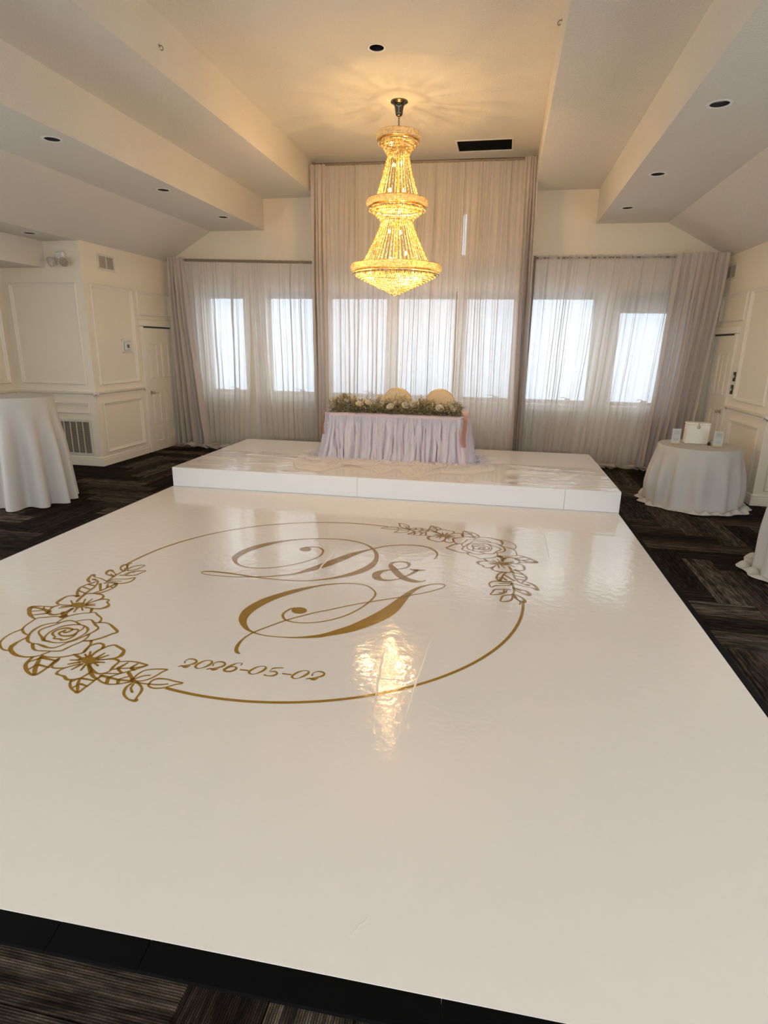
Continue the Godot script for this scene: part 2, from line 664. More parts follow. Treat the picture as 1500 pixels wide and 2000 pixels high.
func can_spots() -> Array:
	return [
		[Vector3(-0.03, 4.5, 0.426), "recessed ceiling light with a black inside, in the highest tray above the chandelier", 0.078],
		[Vector3(-2.888, 3.583, 1.36), "recessed ceiling light left of the tray, nearest the camera, its lens showing"],
		[Vector3(-2.886, 3.583, -0.52), "recessed ceiling light left of the tray, the middle one of three"],
		[Vector3(-2.878, 3.583, -2.13), "recessed ceiling light left of the tray, the one nearest the curtains"],
		[Vector3(2.806, 3.583, 1.36), "recessed ceiling light right of the tray, nearest the camera, its lens showing"],
		[Vector3(2.808, 3.583, -0.55), "recessed ceiling light right of the tray, the middle one of three"],
		[Vector3(2.806, 3.583, -2.16), "recessed ceiling light right of the tray, the one nearest the curtains"],
		[Vector3(-4.70, 3.10, -0.35), "recessed ceiling light in the narrow low soffit above the emergency light"],
	]

func wall_box(called: String, lo: Vector3, hi: Vector3, label: String) -> MeshInstance3D:
	var st := begin()
	span(st, lo, hi)
	return struct(called, st, M.wall, label)

# wall along x (normal +-z) with rectangular openings [x0, x1, y0, y1], sorted by x
func pierced(called: String, x0: float, x1: float, z0: float, z1: float, holes: Array, top: float, label: String, along_z := false) -> MeshInstance3D:
	var st := begin()
	var put := func(a: float, b: float, y0: float, y1: float) -> void:
		if b - a > 0.001 and y1 - y0 > 0.001:
			if along_z:
				span(st, Vector3(z0, y0, a), Vector3(z1, y1, b))
			else:
				span(st, Vector3(a, y0, z0), Vector3(b, y1, z1))
	var at := x0
	for h in holes:
		put.call(at, h[0], -0.2, top)
		put.call(h[0], h[1], -0.2, h[2])
		put.call(h[0], h[1], h[3], top)
		at = h[1]
	put.call(at, x1, -0.2, top)
	return struct(called, st, M.wall, label)

const WINDOWS := [[-3.82, -3.10, 0.92, 2.63], [-2.70, -1.84, 0.92, 2.63], [-1.60, -0.56, 0.92, 2.63], [-0.46, 0.56, 0.92, 2.63], [0.66, 1.50, 0.92, 2.63], [1.66, 2.72, 0.92, 2.63], [3.02, 3.80, 0.92, 2.63]]

func window_unit(n: int, w: Array, z: float, blind: float, label: String) -> void:
	# frame, sash bar, panes, crank, sill and the rolled shade at the head
	var root := Node3D.new()
	root.name = "window_%d" % n
	root.set_meta("kind", "structure")
	root.set_meta("label", label)
	add_child(root)
	root.position = Vector3((w[0] + w[1]) * 0.5, w[2], z)
	var W: float = w[1] - w[0]
	var H: float = w[3] - w[2]
	var st := begin()
	for s in [-1.0, 1.0]:
		box(st, Vector3(s * (W * 0.5 - 0.025), H * 0.5, 0), Vector3(0.05, H, 0.07), 0.006)
	box(st, Vector3(0, 0.03, 0), Vector3(W - 0.1, 0.06, 0.07), 0.006)
	box(st, Vector3(0, H - 0.025, 0), Vector3(W - 0.1, 0.05, 0.07), 0.006)
	obj("frame", st, M.frame, root)
	st = begin()
	box(st, Vector3(0, H * 0.5, -0.01), Vector3(W - 0.1, H - 0.1, 0.006))
	obj("pane", st, M.glass, root)
	st = begin()
	box(st, Vector3(0, -0.012, 0.14), Vector3(W + 0.10, 0.028, 0.2), 0.008)
	box(st, Vector3(0, -0.06, 0.215), Vector3(W + 0.06, 0.07, 0.022), 0.006)
	obj("sill", st, M.trim, root)
	st = begin()
	box(st, Vector3(0, H - 0.07, 0.06), Vector3(W - 0.02, 0.07, 0.07), 0.01)
	obj("shade_cassette", st, M.blind, root)
	if blind > 0.0:
		st = begin()
		box(st, Vector3(0, H - 0.1 - blind * 0.5, 0.06), Vector3(W - 0.06, blind, 0.006))
		box(st, Vector3(0, H - 0.1 - blind, 0.06), Vector3(W - 0.06, 0.025, 0.016), 0.004)
		obj("shade", st, M.blind, root)
	st = begin()
	box(st, Vector3(W * 0.2, 0.075, 0.05), Vector3(0.09, 0.03, 0.03), 0.006)
	tube(st, [Vector3(W * 0.2, 0.085, 0.06), Vector3(W * 0.2 - 0.05, 0.11, 0.09), Vector3(W * 0.2 - 0.11, 0.10, 0.09)], 0.008, 6)
	obj("crank", st, M.frame, root)

func six_panel_door(called: String, side: float) -> void:
	# a white door in the closet wall on the side -1 (left) or 1 (right); the wall faces -side in x
	var root := Node3D.new()
	root.name = called
	root.set_meta("kind", "structure")
	root.set_meta("label", "white six-panel door in the left wall beside the curtains" if side < 0.0 else "white six-panel door in the right wall behind the card box table")
	add_child(root)
	root.position = Vector3(side * SIDE, CARPET, -2.66 if side < 0.0 else -2.77)
	var nx := Vector3(-side, 0, 0)
	var wide := 0.80
	var high := 2.03
	var st := begin()
	box(st, nx * 0.006 + Vector3(0, high * 0.5, 0), Vector3(0.03, high, wide), 0.003)
	obj("leaf", st, M.door, root)
	for p in [[0.0, 1.22, 0.56], [0.0, 0.46, 0.53], [0.0, 0.15, 0.19]]:
		for s in [-1.0, 1.0]:
			st = begin()
			var zc: float = s * 0.18
			var o := nx * 0.021 + Vector3(0, p[1], zc - 0.115 * 1.0)
			moulding(st, o, Vector3(0, 0, 1), Vector3.UP, nx, 0.23, p[2], 0.03, 0.008)
			box(st, nx * 0.0225 + Vector3(0, p[1] + p[2] * 0.5, zc), Vector3(0.006, p[2] - 0.085, 0.145), 0.003)
			obj("door_panel", st, M.door, root)
	st = begin()
	for s in [-1.0, 1.0]:
		box(st, nx * 0.012 + Vector3(0, (high + 0.02) * 0.5, s * (wide * 0.5 + 0.055)), Vector3(0.045, high + 0.02, 0.09), 0.006)
	box(st, nx * 0.012 + Vector3(0, high + 0.075, 0), Vector3(0.045, 0.1, wide + 0.2), 0.006)
	obj("casing", st, M.trim, root)
	st = begin()
	box(st, nx * 0.010 + Vector3(0, high + 0.011, 0), Vector3(0.03, 0.020, wide))
	obj("head_gap", st, M.slot, root)
	st = begin()
	var kz := 0.40 - 0.07
	var kc := nx * 0.02 + Vector3(0, 0.99, kz)
	lathe(st, [Vector2(0, 0.012), Vector2(0.026, 0.012), Vector2(0.03, 0.0)], 20, kc, Basis(Vector3(0, 0, 1), -PI / 2 * nx.x))
	lathe(st, [Vector2(0.009, 0.0), Vector2(0.009, 0.03), Vector2(0.02, 0.04), Vector2(0.026, 0.055), Vector2(0.02, 0.068), Vector2(0, 0.072)], 16, kc, Basis(Vector3(0, 0, 1), -PI / 2 * nx.x))
	obj("knob", st, M.nickel, root)

func build_walls() -> void:
	var openings := WINDOWS.duplicate()
	openings.insert(4, [0.575, 0.645, 3.17, 3.79])
	var wb := pierced("wall_back", -5.95, 5.95, BACK - 0.24, BACK, openings, 4.7, "white window wall behind the curtains")
	var pm := begin()
	for w in WINDOWS:
		moulding(pm, Vector3(w[0] - 0.02, 0.16, BACK), Vector3.RIGHT, Vector3.UP, Vector3(0, 0, 1), w[1] - w[0] + 0.04, 0.56)
	obj("panel_moulding", pm, M.trim, wb)
	var names := ["first window from the left, behind the left curtains", "second window from the left, left of the tall drape", "third window from the left, behind the tall drape", "middle window behind the head table and chairs", "window behind the right end of the tall drape", "wide window just right of the tall drape", "rightmost window with its shade part way down"]
	for k in WINDOWS.size():
		window_unit(k + 1, WINDOWS[k], BACK - 0.14, 0.19 if k == 6 else 0.0, names[k])
	var slit := begin()
	box(slit, Vector3(0.61, 3.48, BACK - 0.15), Vector3(0.07, 0.62, 0.006))
	struct("window_8", slit, M.glass, "narrow upright slit window high behind the tall drape")
	for s in [-1.0, 1.0]:
		var nm: String = "left" if s < 0.0 else "right"
		var lo := minf(s * SIDE, s * (SIDE + 0.15))
		var cl := wall_box("wall_" + nm, Vector3(lo, -0.2, BACK - 0.1), Vector3(lo + 0.15, 3.25, RETURN - 0.15), "white panelled wall with the door on the %s of the stage" % nm)
		var nx := Vector3(-s, 0, 0)
		for p in [[-2.04, -1.05, 1.16, 2.567], [-3.13, -2.15, 2.19, 2.565], [-2.05, -1.06, 0.16, 0.91]]:
			var st := begin()
			moulding(st, Vector3(s * SIDE, p[2], p[0]), Vector3(0, 0, 1), Vector3.UP, nx, p[1] - p[0], p[3] - p[2])
			obj("panel_moulding", st, M.trim, cl)
		var rx := minf(s * SIDE, s * (FAR + 0.2))
		var re := wall_box("wall_%s_return" % nm, Vector3(rx, -0.2, RETURN - 0.15), Vector3(rx + FAR + 0.2 - SIDE, 3.25, RETURN), "white panelled wall facing the room at the %s" % nm)
		var x0 := -5.64 if s < 0.0 else 4.56
		for p in [[1.17, 2.564], [0.75, 0.914]] if s < 0.0 else [[1.17, 2.564], [0.16, 0.914]]:
			var st := begin()
			moulding(st, Vector3(x0, p[0], RETURN), Vector3.RIGHT, Vector3.UP, Vector3(0, 0, 1), 1.08, p[1] - p[0])
			obj("panel_moulding", st, M.trim, re)
		# far side walls, with the daylight windows that stand out of the frame
		var fx: float = s * FAR
		var holes := [[1.6, 3.8, 0.40, 2.6], [4.3, 6.5, 0.40, 2.6], [7.0, 8.8, 0.40, 2.6]]
		var fw := pierced("wall_%s_far" % nm, RETURN - 0.15, REAR + 0.2, minf(fx, fx + s * 0.2), maxf(fx, fx + s * 0.2), holes, 3.0, "white panelled side wall at the far %s" % nm, true)
		for z in [[-0.80, 0.30], [0.45, 1.45]]:
			for p in [[1.17, 2.564], [0.16, 0.914]]:
				var st := begin()
				moulding(st, Vector3(fx, p[0], z[0]), Vector3(0, 0, 1), Vector3.UP, nx, z[1] - z[0], p[1] - p[0])
				obj("panel_moulding", st, M.trim, fw)
		# baseboards and chair rails: closet wall, return and far wall
		var base := [Vector2(0, 0), Vector2(0.020, 0), Vector2(0.020, 0.095), Vector2(0.010, 0.101), Vector2(0.014, 0.118), Vector2(0.006, 0.135), Vector2(0, 0.138)]
		var rail := [Vector2(0, 0), Vector2(0.012, 0), Vector2(0.016, 0.02), Vector2(0.010, 0.028), Vector2(0.026, 0.036), Vector2(0.048, 0.052), Vector2(0.052, 0.066), Vector2(0, 0.074)]
		var runs := [[Vector3(s * SIDE, 0, -2.14 if s < 0.0 else -2.25), Vector3(s * SIDE, 0, RETURN), nx, Vector3.ZERO, Vector3(0, 0, 1)], [Vector3(s * SIDE, 0, RETURN), Vector3(s * FAR, 0, RETURN), Vector3(0, 0, 1), nx, Vector3.ZERO], [Vector3(fx, 0, RETURN), Vector3(fx, 0, REAR), nx, Vector3.ZERO, Vector3.ZERO]]
		var b := begin()
		var c := begin()
		for q in runs:
			var up := Vector3(0, 0.997, 0)
			var a0: Vector3 = q[0]
			var a1: Vector3 = q[1]
			var turn0: Vector3 = q[3]   # how far the ends reach past the outer corner, per unit of depth
			var turn1: Vector3 = q[4]
			run(b, a0 + turn0 * 0.0192 + Vector3(0, CARPET, 0), a1 + turn1 * 0.0206 + Vector3(0, CARPET, 0), q[2], base)
			run(c, a0 + turn0 * 0.0505 + up, a1 + turn1 * 0.0530 + up, q[2], rail)
		struct("baseboard_" + nm, b, M.trim, "white baseboard along the %s walls" % nm)
		struct("trim_" + ("1" if s < 0.0 else "2"), c, M.trim, "white chair rail along the %s walls" % nm)
		six_panel_door("door_1" if s < 0.0 else "door_2", s)
	var rb := pierced("wall_rear", -5.95, 5.95, REAR, REAR + 0.2, [[-5.0, -2.4, 0.60, 2.85], [-1.7, 1.6, 0.10, 3.60], [2.3, 5.0, 0.60, 2.85]], 4.9, "white wall behind the camera with wide windows")
	var st2 := begin()
	run(st2, Vector3(-3.86, CARPET, BACK), Vector3(3.86, CARPET, BACK), Vector3(0, 0, 1), [Vector2(0, 0), Vector2(0.018, 0), Vector2(0.018, 0.095), Vector2(0.010, 0.103), Vector2(0.012, 0.125), Vector2(0, 0.135)])
	struct("baseboard_back", st2, M.trim, "white baseboard under the windows behind the curtains")
	var g := begin()
	span(g, Vector3(-60, -0.9, -70), Vector3(60, -0.6, -3.5))
	struct("ground", g, M.snow, "pale winter ground outside the windows")
	var ex := begin()
	span(ex, Vector3(-30, -0.7, -17.0), Vector3(30, 6.5, -16.6))
	for k in 24:
		span(ex, Vector3(-29.0 + k * 2.5, -0.7, -16.6), Vector3(-28.9 + k * 2.5, 6.5, -16.57))
	struct("exterior_wall", ex, M.render, "pale neighbouring wall seen dimly through the curtained windows")

# ---------------------------------------------------------------- dance floor and stage
# gold print: a stroke through (x, z, width) in millimetres from the ring's centre
func ink(st: SurfaceTool, a: Array, spin := 1.0, soft := 5) -> void:
	var ps := []
	for k in range(0, a.size(), 3):
		ps.append(Vector3(a[k], a[k + 2], a[k + 1]) * 0.001)   # y holds the width
	if ps.size() > 2:
		ps = spline(ps, soft)
	var L: Array[Vector3] = []
	var R: Array[Vector3] = []
	var n := ps.size()
	for k in n:
		var t: Vector3 = ps[mini(k + 1, n - 1)] - ps[maxi(k - 1, 0)]
		t.y = 0
		t = t.normalized()
		var side := Vector3(-t.z, 0, t.x) * maxf(ps[k].y, 0.004) * 0.5
		var c := Vector3(ps[k].x, 0, ps[k].z)
		L.append((c - side) * spin)
		R.append((c + side) * spin)
	for k in n - 1:
		quad(st, L[k], R[k], R[k + 1], L[k + 1], Vector3.UP)
	for e in [0, n - 1]:                       # round ends
		var c := (L[e] + R[e]) * 0.5
		var v := R[e] - c
		for i in 8:
			var p0 := c + v.rotated(Vector3.UP, TAU * i / 8)
			var p1 := c + v.rotated(Vector3.UP, TAU * (i + 1) / 8)
			tri3(st, c, p0, p1, Vector3.UP, Vector3.UP, Vector3.UP)

func dot(st: SurfaceTool, a: Array, spin := 1.0, spiky := 0.0) -> void:
	var c := Vector3(a[0], 0, a[1]) * 0.001
	var u := Vector3(a[2], 0, a[3]) * 0.001
	var v := Vector3(a[4], 0, a[5]) * 0.001
	var n := 48
	for i in n:
		var a0 := TAU * i / n
		var a1 := TAU * (i + 1) / n
		var k0 := 1.0 + spiky * (0.5 if i % 3 == 0 else -0.2)
		var k1 := 1.0 + spiky * (0.5 if (i + 1) % 3 == 0 else -0.2)
		tri3(st, c * spin, (c + (u * cos(a0) + v * sin(a0)) * k0) * spin, (c + (u * cos(a1) + v * sin(a1)) * k1) * spin, Vector3.UP, Vector3.UP, Vector3.UP)

func art_letters(st: SurfaceTool) -> void:
	ink(st, [-297, -783, 25, -218, -812, 20, -152, -786, 23, -110, -706, 19, -111, -568, 16, -189, -425, 15, -318, -291, 13, -480, -202, 14, -617, -194, 15, -725, -243, 23, -790, -334, 42, -811, -424, 67, -790, -577, 81, -697, -755, 80, -559, -903, 42, -376, -1014, 22, -173, -1069, 18, 33, -1071, 20, 205, -1000, 22, 311, -882, 28, 369, -759, 35, 394, -620, 41, 384, -465, 63, 322, -312, 73, 218, -186, 50, 100, -93, 27, -41, -22, 15, -194, 4, 12, -358, 4, 14, -496, -7, 20, -631, -28, 25, -763, -39, 26, -860, -40, 25, -923, -26, 17, -930, -2, 6, -893, 23, 10, -792, 35, 12, -658, 29, 15, -542, 8, 16, -411, -26, 16, -286, -81, 19, -183, -143, 24, -93, -255, 67, -11, -375, 87, 77, -532, 91, 152, -677, 75, 247, -805, 38, 302, -869, 20, 324, -891, 20, 404, -973, 19, 496, -1025, 18, 608, -1059, 18, 725, -1065, 21, 812, -1029, 24, 877, -956, 24, 905, -877, 18, 904, -794, 15, 887, -728, 6])
	ink(st, [22, 480, 23, -3, 500, 18, -24, 556, 17, -19, 614, 18, 25, 672, 16, 106, 692, 12, 196, 678, 11, 300, 622, 13, 396, 528, 13, 471, 396, 13, 520, 247, 15, 534, 131, 16, 509, 54, 13, 434, -27, 14, 322, -45, 15, 192, -11, 18, 65, 63, 25, -50, 166, 56, -159, 296, 70, -234, 424, 84, -277, 570, 81, -272, 688, 63, -242, 767, 46, -183, 845, 28, -120, 886, 15, -35, 909, 11, 73, 911, 12, 188, 890, 20, 298, 850, 40, 355, 811, 47, 428, 752, 74, 501, 682, 91, 590, 560, 110, 651, 455, 116, 693, 354, 107, 734, 207, 80, 761, 103, 57, 800, -7, 40, 851, -94, 29, 920, -158, 17, 987, -186, 15, 1026, -176, 11, 1031, -146, 8, 996, -85, 11, 909, -2, 14, 798, 79, 14, 713, 139, 14, 617, 200, 14, 523, 261, 14, 392, 352, 13, 258, 464, 13, 197, 507, 13, 114, 585, 13, 27, 675, 14, -57, 788, 13, -122, 890, 14, -149, 976, 14, -150, 1057, 22, -139, 1110, 23, -120, 1144, 22, -97, 1159, 9])
	ink(st, [873, -237, 7, 838, -201, 21, 788, -197, 56, 729, -218, 65, 670, -272, 68, 611, -368, 62, 562, -461, 54, 542, -509, 36, 548, -561, 31, 589, -597, 17, 642, -609, 26, 679, -591, 38, 696, -544, 27, 689, -494, 18, 657, -453, 17, 616, -427, 14, 554, -396, 18, 500, -359, 40, 469, -306, 66, 466, -246, 67, 491, -193, 68, 539, -168, 38, 592, -174, 22, 657, -215, 15, 698, -278, 16, 740, -347, 25, 765, -403, 32, 774, -438, 36])
	ink(st, [714, -453, 9, 764, -437, 44, 843, -455, 12])
	dot(st, [-284, -734, 52, -12, 17, 54])
	dot(st, [65, 510, 53, -12, 17, 50])

func art_date(st: SurfaceTool) -> void:
	ink(st, [-363, 1326, 10, -371, 1306, 6, -360, 1281, 10, -329, 1278, 14, -304, 1295, 12, -306, 1320, 19, -334, 1345, 9, -379, 1372, 6])
	ink(st, [-379, 1372, 6, -365, 1359, 11, -336, 1366, 24, -317, 1348, 6])
	ink(st, [-222, 1271, 7, -254, 1276, 9, -277, 1307, 16, -285, 1347, 15, -263, 1367, 10, -239, 1357, 8, -217, 1325, 18, -210, 1291, 15, -222, 1271, 5])
	ink(st, [-189, 1321, 10, -195, 1300, 6, -183, 1276, 10, -153, 1272, 14, -129, 1289, 12, -132, 1315, 18, -161, 1339, 8, -207, 1366, 6])
	ink(st, [-207, 1366, 6, -192, 1353, 10, -164, 1360, 24, -145, 1342, 5])
	ink(st, [-34, 1282, 8, -36, 1262, 6, -66, 1268, 8, -91, 1306, 21, -107, 1348, 17, -90, 1363, 15, -60, 1356, 17, -45, 1327, 17, -58, 1308, 10, -87, 1314, 8, -102, 1336, 6])
	ink(st, [-15, 1330, 13, 28, 1330, 13])
	ink(st, [109, 1267, 7, 78, 1272, 8, 53, 1302, 15, 41, 1342, 15, 61, 1361, 10, 85, 1352, 8, 110, 1320, 17, 119, 1286, 14, 109, 1267, 5])
	ink(st, [158, 1278, 11, 181, 1269, 12, 214, 1262, 9])
	ink(st, [158, 1278, 5, 154, 1315, 5, 180, 1308, 14, 202, 1324, 12, 191, 1349, 16, 161, 1359, 9, 138, 1354, 13])
	ink(st, [235, 1320, 12, 280, 1321, 12])
	ink(st, [366, 1262, 7, 335, 1267, 8, 308, 1296, 15, 294, 1336, 14, 312, 1355, 10, 337, 1346, 7, 362, 1314, 16, 374, 1281, 14, 366, 1262, 5])
	ink(st, [403, 1304, 10, 400, 1284, 6, 416, 1260, 9, 445, 1257, 14, 465, 1273, 12, 458, 1299, 16, 426, 1322, 8, 379, 1348, 5])
	ink(st, [379, 1348, 5, 395, 1336, 10, 421, 1342, 23, 442, 1325, 5])

func art_flowers(st: SurfaceTool, spin: float) -> void:
	ink(st, [-1587, 1158, 15, -1609, 1216, 12, -1608, 1277, 12, -1590, 1328, 12, -1554, 1369, 12, -1511, 1402, 12, -1479, 1412, 14, -1452, 1411, 12], spin)
	ink(st, [-1477, 1249, 12, -1485, 1296, 15, -1485, 1344, 30, -1470, 1384, 26, -1433, 1418, 25, -1379, 1447, 22, -1325, 1457, 15, -1280, 1451, 15, -1245, 1432, 14, -1224, 1396, 13, -1210, 1370, 12], spin)
	ink(st, [-1446, 949, 12, -1478, 945, 12, -1519, 950, 12, -1567, 976, 13, -1607, 996, 13, -1609, 1048, 12, -1603, 1108, 13, -1586, 1153, 14, -1551, 1188, 16, -1513, 1211, 12, -1495, 1212, 12], spin)
	ink(st, [-1428, 1029, 12, -1466, 1045, 12, -1499, 1080, 16, -1508, 1136, 18, -1495, 1197, 17, -1465, 1252, 21, -1430, 1289, 17, -1392, 1305, 12, -1350, 1306, 12, -1302, 1320, 20, -1256, 1332, 16, -1220, 1326, 12, -1201, 1298, 12, -1185, 1251, 12, -1160, 1216, 12, -1144, 1167, 12, -1125, 1127, 14], spin)
	ink(st, [-1437, 1022, 12, -1437, 953, 14, -1415, 907, 17, -1372, 874, 13, -1320, 851, 13, -1291, 838, 12, -1248, 871, 15, -1201, 902, 12, -1181, 927, 12, -1169, 964, 20], spin)
	ink(st, [-1413, 1028, 12, -1439, 1078, 16, -1465, 1121, 14, -1462, 1158, 14, -1440, 1185, 12, -1397, 1217, 15, -1349, 1257, 21], spin)
	ink(st, [-1333, 1263, 16, -1365, 1230, 13, -1385, 1173, 12, -1384, 1120, 13, -1365, 1067, 16, -1318, 1035, 16, -1261, 1023, 12, -1207, 1044, 15, -1174, 1075, 17, -1158, 1119, 12, -1163, 1177, 12, -1179, 1225, 14, -1209, 1254, 12, -1264, 1270, 12, -1324, 1261, 18], spin)
	ink(st, [-1419, 1027, 12, -1398, 996, 17, -1363, 983, 14, -1323, 992, 14, -1274, 1020, 17], spin)
	ink(st, [-1323, 977, 13, -1285, 953, 12, -1247, 944, 12, -1207, 972, 17, -1160, 1012, 17, -1129, 1033, 12, -1118, 1063, 18, -1124, 1106, 13, -1138, 1139, 14], spin)
	ink(st, [-1190, 977, 15, -1139, 963, 14, -1096, 970, 12, -1051, 999, 18, -974, 1060, 19, -991, 1096, 18, -1022, 1156, 19, -1063, 1199, 19, -1100, 1211, 18], spin)
	ink(st, [-1122, 1132, 12, -1108, 1180, 12, -1111, 1226, 12, -1133, 1279, 13, -1144, 1319, 16, -1155, 1350, 14, -1200, 1364, 12, -1254, 1372, 12, -1302, 1376, 12, -1339, 1356, 18, -1379, 1312, 20], spin)
	ink(st, [-1057, 1204, 20, -1033, 1248, 13, -1018, 1311, 21, -1013, 1345, 16, -1043, 1372, 14, -1090, 1408, 13, -1140, 1426, 12, -1188, 1429, 13, -1223, 1423, 16], spin)
	ink(st, [-1285, 1136, 18, -1275, 1128, 19, -1270, 1106, 20, -1275, 1089, 16, -1316, 1082, 24, -1343, 1095, 20, -1362, 1121, 17, -1361, 1162, 16, -1335, 1188, 12, -1310, 1203, 12, -1305, 1222, 14, -1260, 1223, 19, -1238, 1231, 17, -1215, 1213, 14, -1204, 1165, 12, -1228, 1097, 12, -1248, 1085, 17, -1273, 1091, 18], spin)
	ink(st, [-1285, 1136, 17, -1289, 1144, 12, -1304, 1132, 12, -1308, 1112, 18, -1322, 1144, 20, -1309, 1167, 13, -1277, 1181, 16, -1243, 1176, 21, -1221, 1163, 26, -1219, 1137, 12, -1214, 1073, 12, -1225, 1043, 12], spin)
	ink(st, [-1007, 1340, 13, -1023, 1275, 12, -1017, 1244, 18, -992, 1220, 18, -955, 1230, 17, -935, 1265, 19, -933, 1278, 14], spin)
	ink(st, [-938, 1366, 16, -943, 1322, 18, -933, 1278, 19, -914, 1239, 16, -885, 1220, 16, -852, 1235, 18, -809, 1256, 20, -788, 1273, 19, -774, 1310, 27, -773, 1336, 27, -789, 1360, 15, -817, 1375, 12, -872, 1403, 12], spin)
	ink(st, [-870, 1398, 12, -806, 1376, 14, -771, 1373, 19, -742, 1392, 14, -740, 1420, 16, -738, 1456, 19, -732, 1498, 12, -749, 1525, 14, -781, 1532, 14, -827, 1511, 21, -882, 1467, 17], spin)
	ink(st, [-827, 1522, 16, -833, 1560, 16, -847, 1598, 13, -881, 1620, 17, -911, 1619, 18, -941, 1597, 17, -967, 1591, 12, -1001, 1581, 16, -1010, 1553, 15, -1000, 1521, 12, -973, 1488, 12, -943, 1463, 17], spin)
	ink(st, [-976, 1407, 20, -1020, 1384, 21, -1053, 1370, 12], spin)
	ink(st, [-1104, 1434, 21, -1097, 1464, 24, -1093, 1502, 19, -1069, 1528, 13, -1038, 1529, 15, -995, 1516, 12], spin)
	ink(st, [-894, 1453, 24, -843, 1510, 23, -800, 1553, 22, -751, 1586, 13], spin)
	ink(st, [-1264, 1448, 18, -1254, 1497, 21, -1234, 1540, 22, -1190, 1583, 20, -1145, 1611, 17, -1112, 1618, 19, -1101, 1601, 17, -1098, 1557, 15, -1101, 1504, 17, -1104, 1450, 26], spin)
	ink(st, [-1221, 1435, 15, -1189, 1500, 25, -1154, 1561, 25, -1116, 1612, 21], spin)
	ink(st, [-1248, 1504, 12, -1214, 1453, 18], spin)
	ink(st, [-1169, 1518, 20, -1088, 1532, 12], spin)
	ink(st, [-1208, 1444, 25, -1103, 1458, 13], spin)
	ink(st, [-1186, 1568, 12, -1179, 1528, 18], spin)
	ink(st, [-880, 1619, 12, -860, 1657, 15, -827, 1691, 14, -790, 1713, 12, -762, 1724, 15, -759, 1683, 14, -754, 1635, 12, -751, 1586, 16], spin)
	ink(st, [-843, 1598, 12, -818, 1648, 18, -768, 1718, 14], spin)
	ink(st, [-868, 1638, 12, -851, 1599, 12], spin)
	ink(st, [-821, 1683, 12, -810, 1654, 14], spin)
	ink(st, [-804, 1645, 17, -753, 1659, 12], spin)
	ink(st, [-832, 1595, 18, -757, 1601, 14], spin)
	ink(st, [-736, 1391, 12, -694, 1378, 12, -641, 1375, 12, -594, 1385, 15, -559, 1394, 12, -583, 1424, 17, -608, 1457, 17, -634, 1485, 14, -661, 1511, 12, -690, 1547, 12], spin)
	ink(st, [-566, 1400, 12, -599, 1427, 12, -635, 1442, 12, -680, 1456, 12, -730, 1475, 12], spin)
	ink(st, [-704, 1461, 25, -685, 1392, 12], spin)
	ink(st, [-633, 1438, 23, -624, 1388, 12], spin)
	ink(st, [-690, 1474, 17, -656, 1498, 16], spin)
	ink(st, [-628, 1445, 21, -601, 1459, 13], spin)
	ink(st, [-749, 1525, 12, -663, 1509, 12], spin)
	ink(st, [-756, 1572, 12, -714, 1601, 12, -665, 1616, 12, -621, 1610, 12, -582, 1591, 13, -547, 1565, 19], spin)
	ink(st, [-747, 1548, 23, -693, 1555, 18, -634, 1565, 17, -549, 1562, 14], spin)
	ink(st, [-695, 1559, 24, -673, 1607, 20], spin)
	ink(st, [-628, 1568, 22, -610, 1601, 17], spin)
	ink(st, [-745, 1570, 14, -749, 1548, 12], spin)
	ink(st, [-617, 1490, 22, -556, 1545, 19], spin)
	ink(st, [-628, 1560, 12, -596, 1524, 12], spin)
	ink(st, [-556, 1538, 12, -558, 1493, 12, -544, 1451, 12, -501, 1426, 12, -454, 1416, 13, -423, 1416, 12, -437, 1444, 12, -456, 1502, 12, -479, 1536, 12, -503, 1553, 12, -526, 1557, 12], spin)
	ink(st, [-548, 1544, 12, -520, 1504, 12, -486, 1489, 12], spin)
	ink(st, [-443, 1573, 12, -444, 1537, 12, -424, 1512, 16, -375, 1507, 12, -318, 1517, 12, -268, 1525, 12, -301, 1547, 12, -334, 1579, 12, -376, 1600, 12, -415, 1599, 12, -439, 1583, 12, -443, 1569, 12], spin)
	ink(st, [-436, 1571, 12, -384, 1566, 12, -344, 1550, 12], spin)
	ink(st, [-538, 1586, 15, -544, 1623, 16, -529, 1669, 16, -500, 1703, 13, -461, 1725, 12, -423, 1727, 24, -434, 1703, 12, -442, 1650, 16, -460, 1612, 13, -500, 1578, 14, -518, 1570, 12], spin)
	ink(st, [-523, 1590, 12, -516, 1624, 12, -498, 1648, 12, -484, 1661, 12], spin)
	ink(st, [-559, 1546, 24, -528, 1569, 26, -491, 1572, 12, -440, 1572, 12], spin)
	ink(st, [-1585, 623, 38, -1624, 620, 19, -1659, 646, 18, -1661, 707, 26, -1653, 751, 20, -1618, 776, 14, -1564, 777, 16, -1529, 769, 17], spin)
	ink(st, [-1530, 705, 20, -1547, 642, 23, -1553, 574, 24, -1504, 556, 18, -1448, 558, 21, -1410, 577, 14, -1391, 614, 23, -1395, 642, 21, -1416, 680, 17, -1434, 729, 17], spin)
	ink(st, [-1401, 650, 19, -1363, 628, 18, -1324, 636, 13, -1315, 671, 15, -1279, 702, 13, -1269, 738, 32, -1291, 774, 23, -1341, 785, 15, -1403, 780, 21], spin)
	ink(st, [-1606, 792, 12, -1628, 816, 19, -1620, 871, 17, -1598, 890, 22, -1596, 908, 22, -1556, 929, 23, -1515, 915, 22, -1491, 879, 20, -1482, 816, 26], spin)
	ink(st, [-1478, 821, 21, -1472, 881, 15, -1453, 925, 22, -1457, 937, 59], spin)
	ink(st, [-1347, 793, 23, -1324, 837, 18], spin)
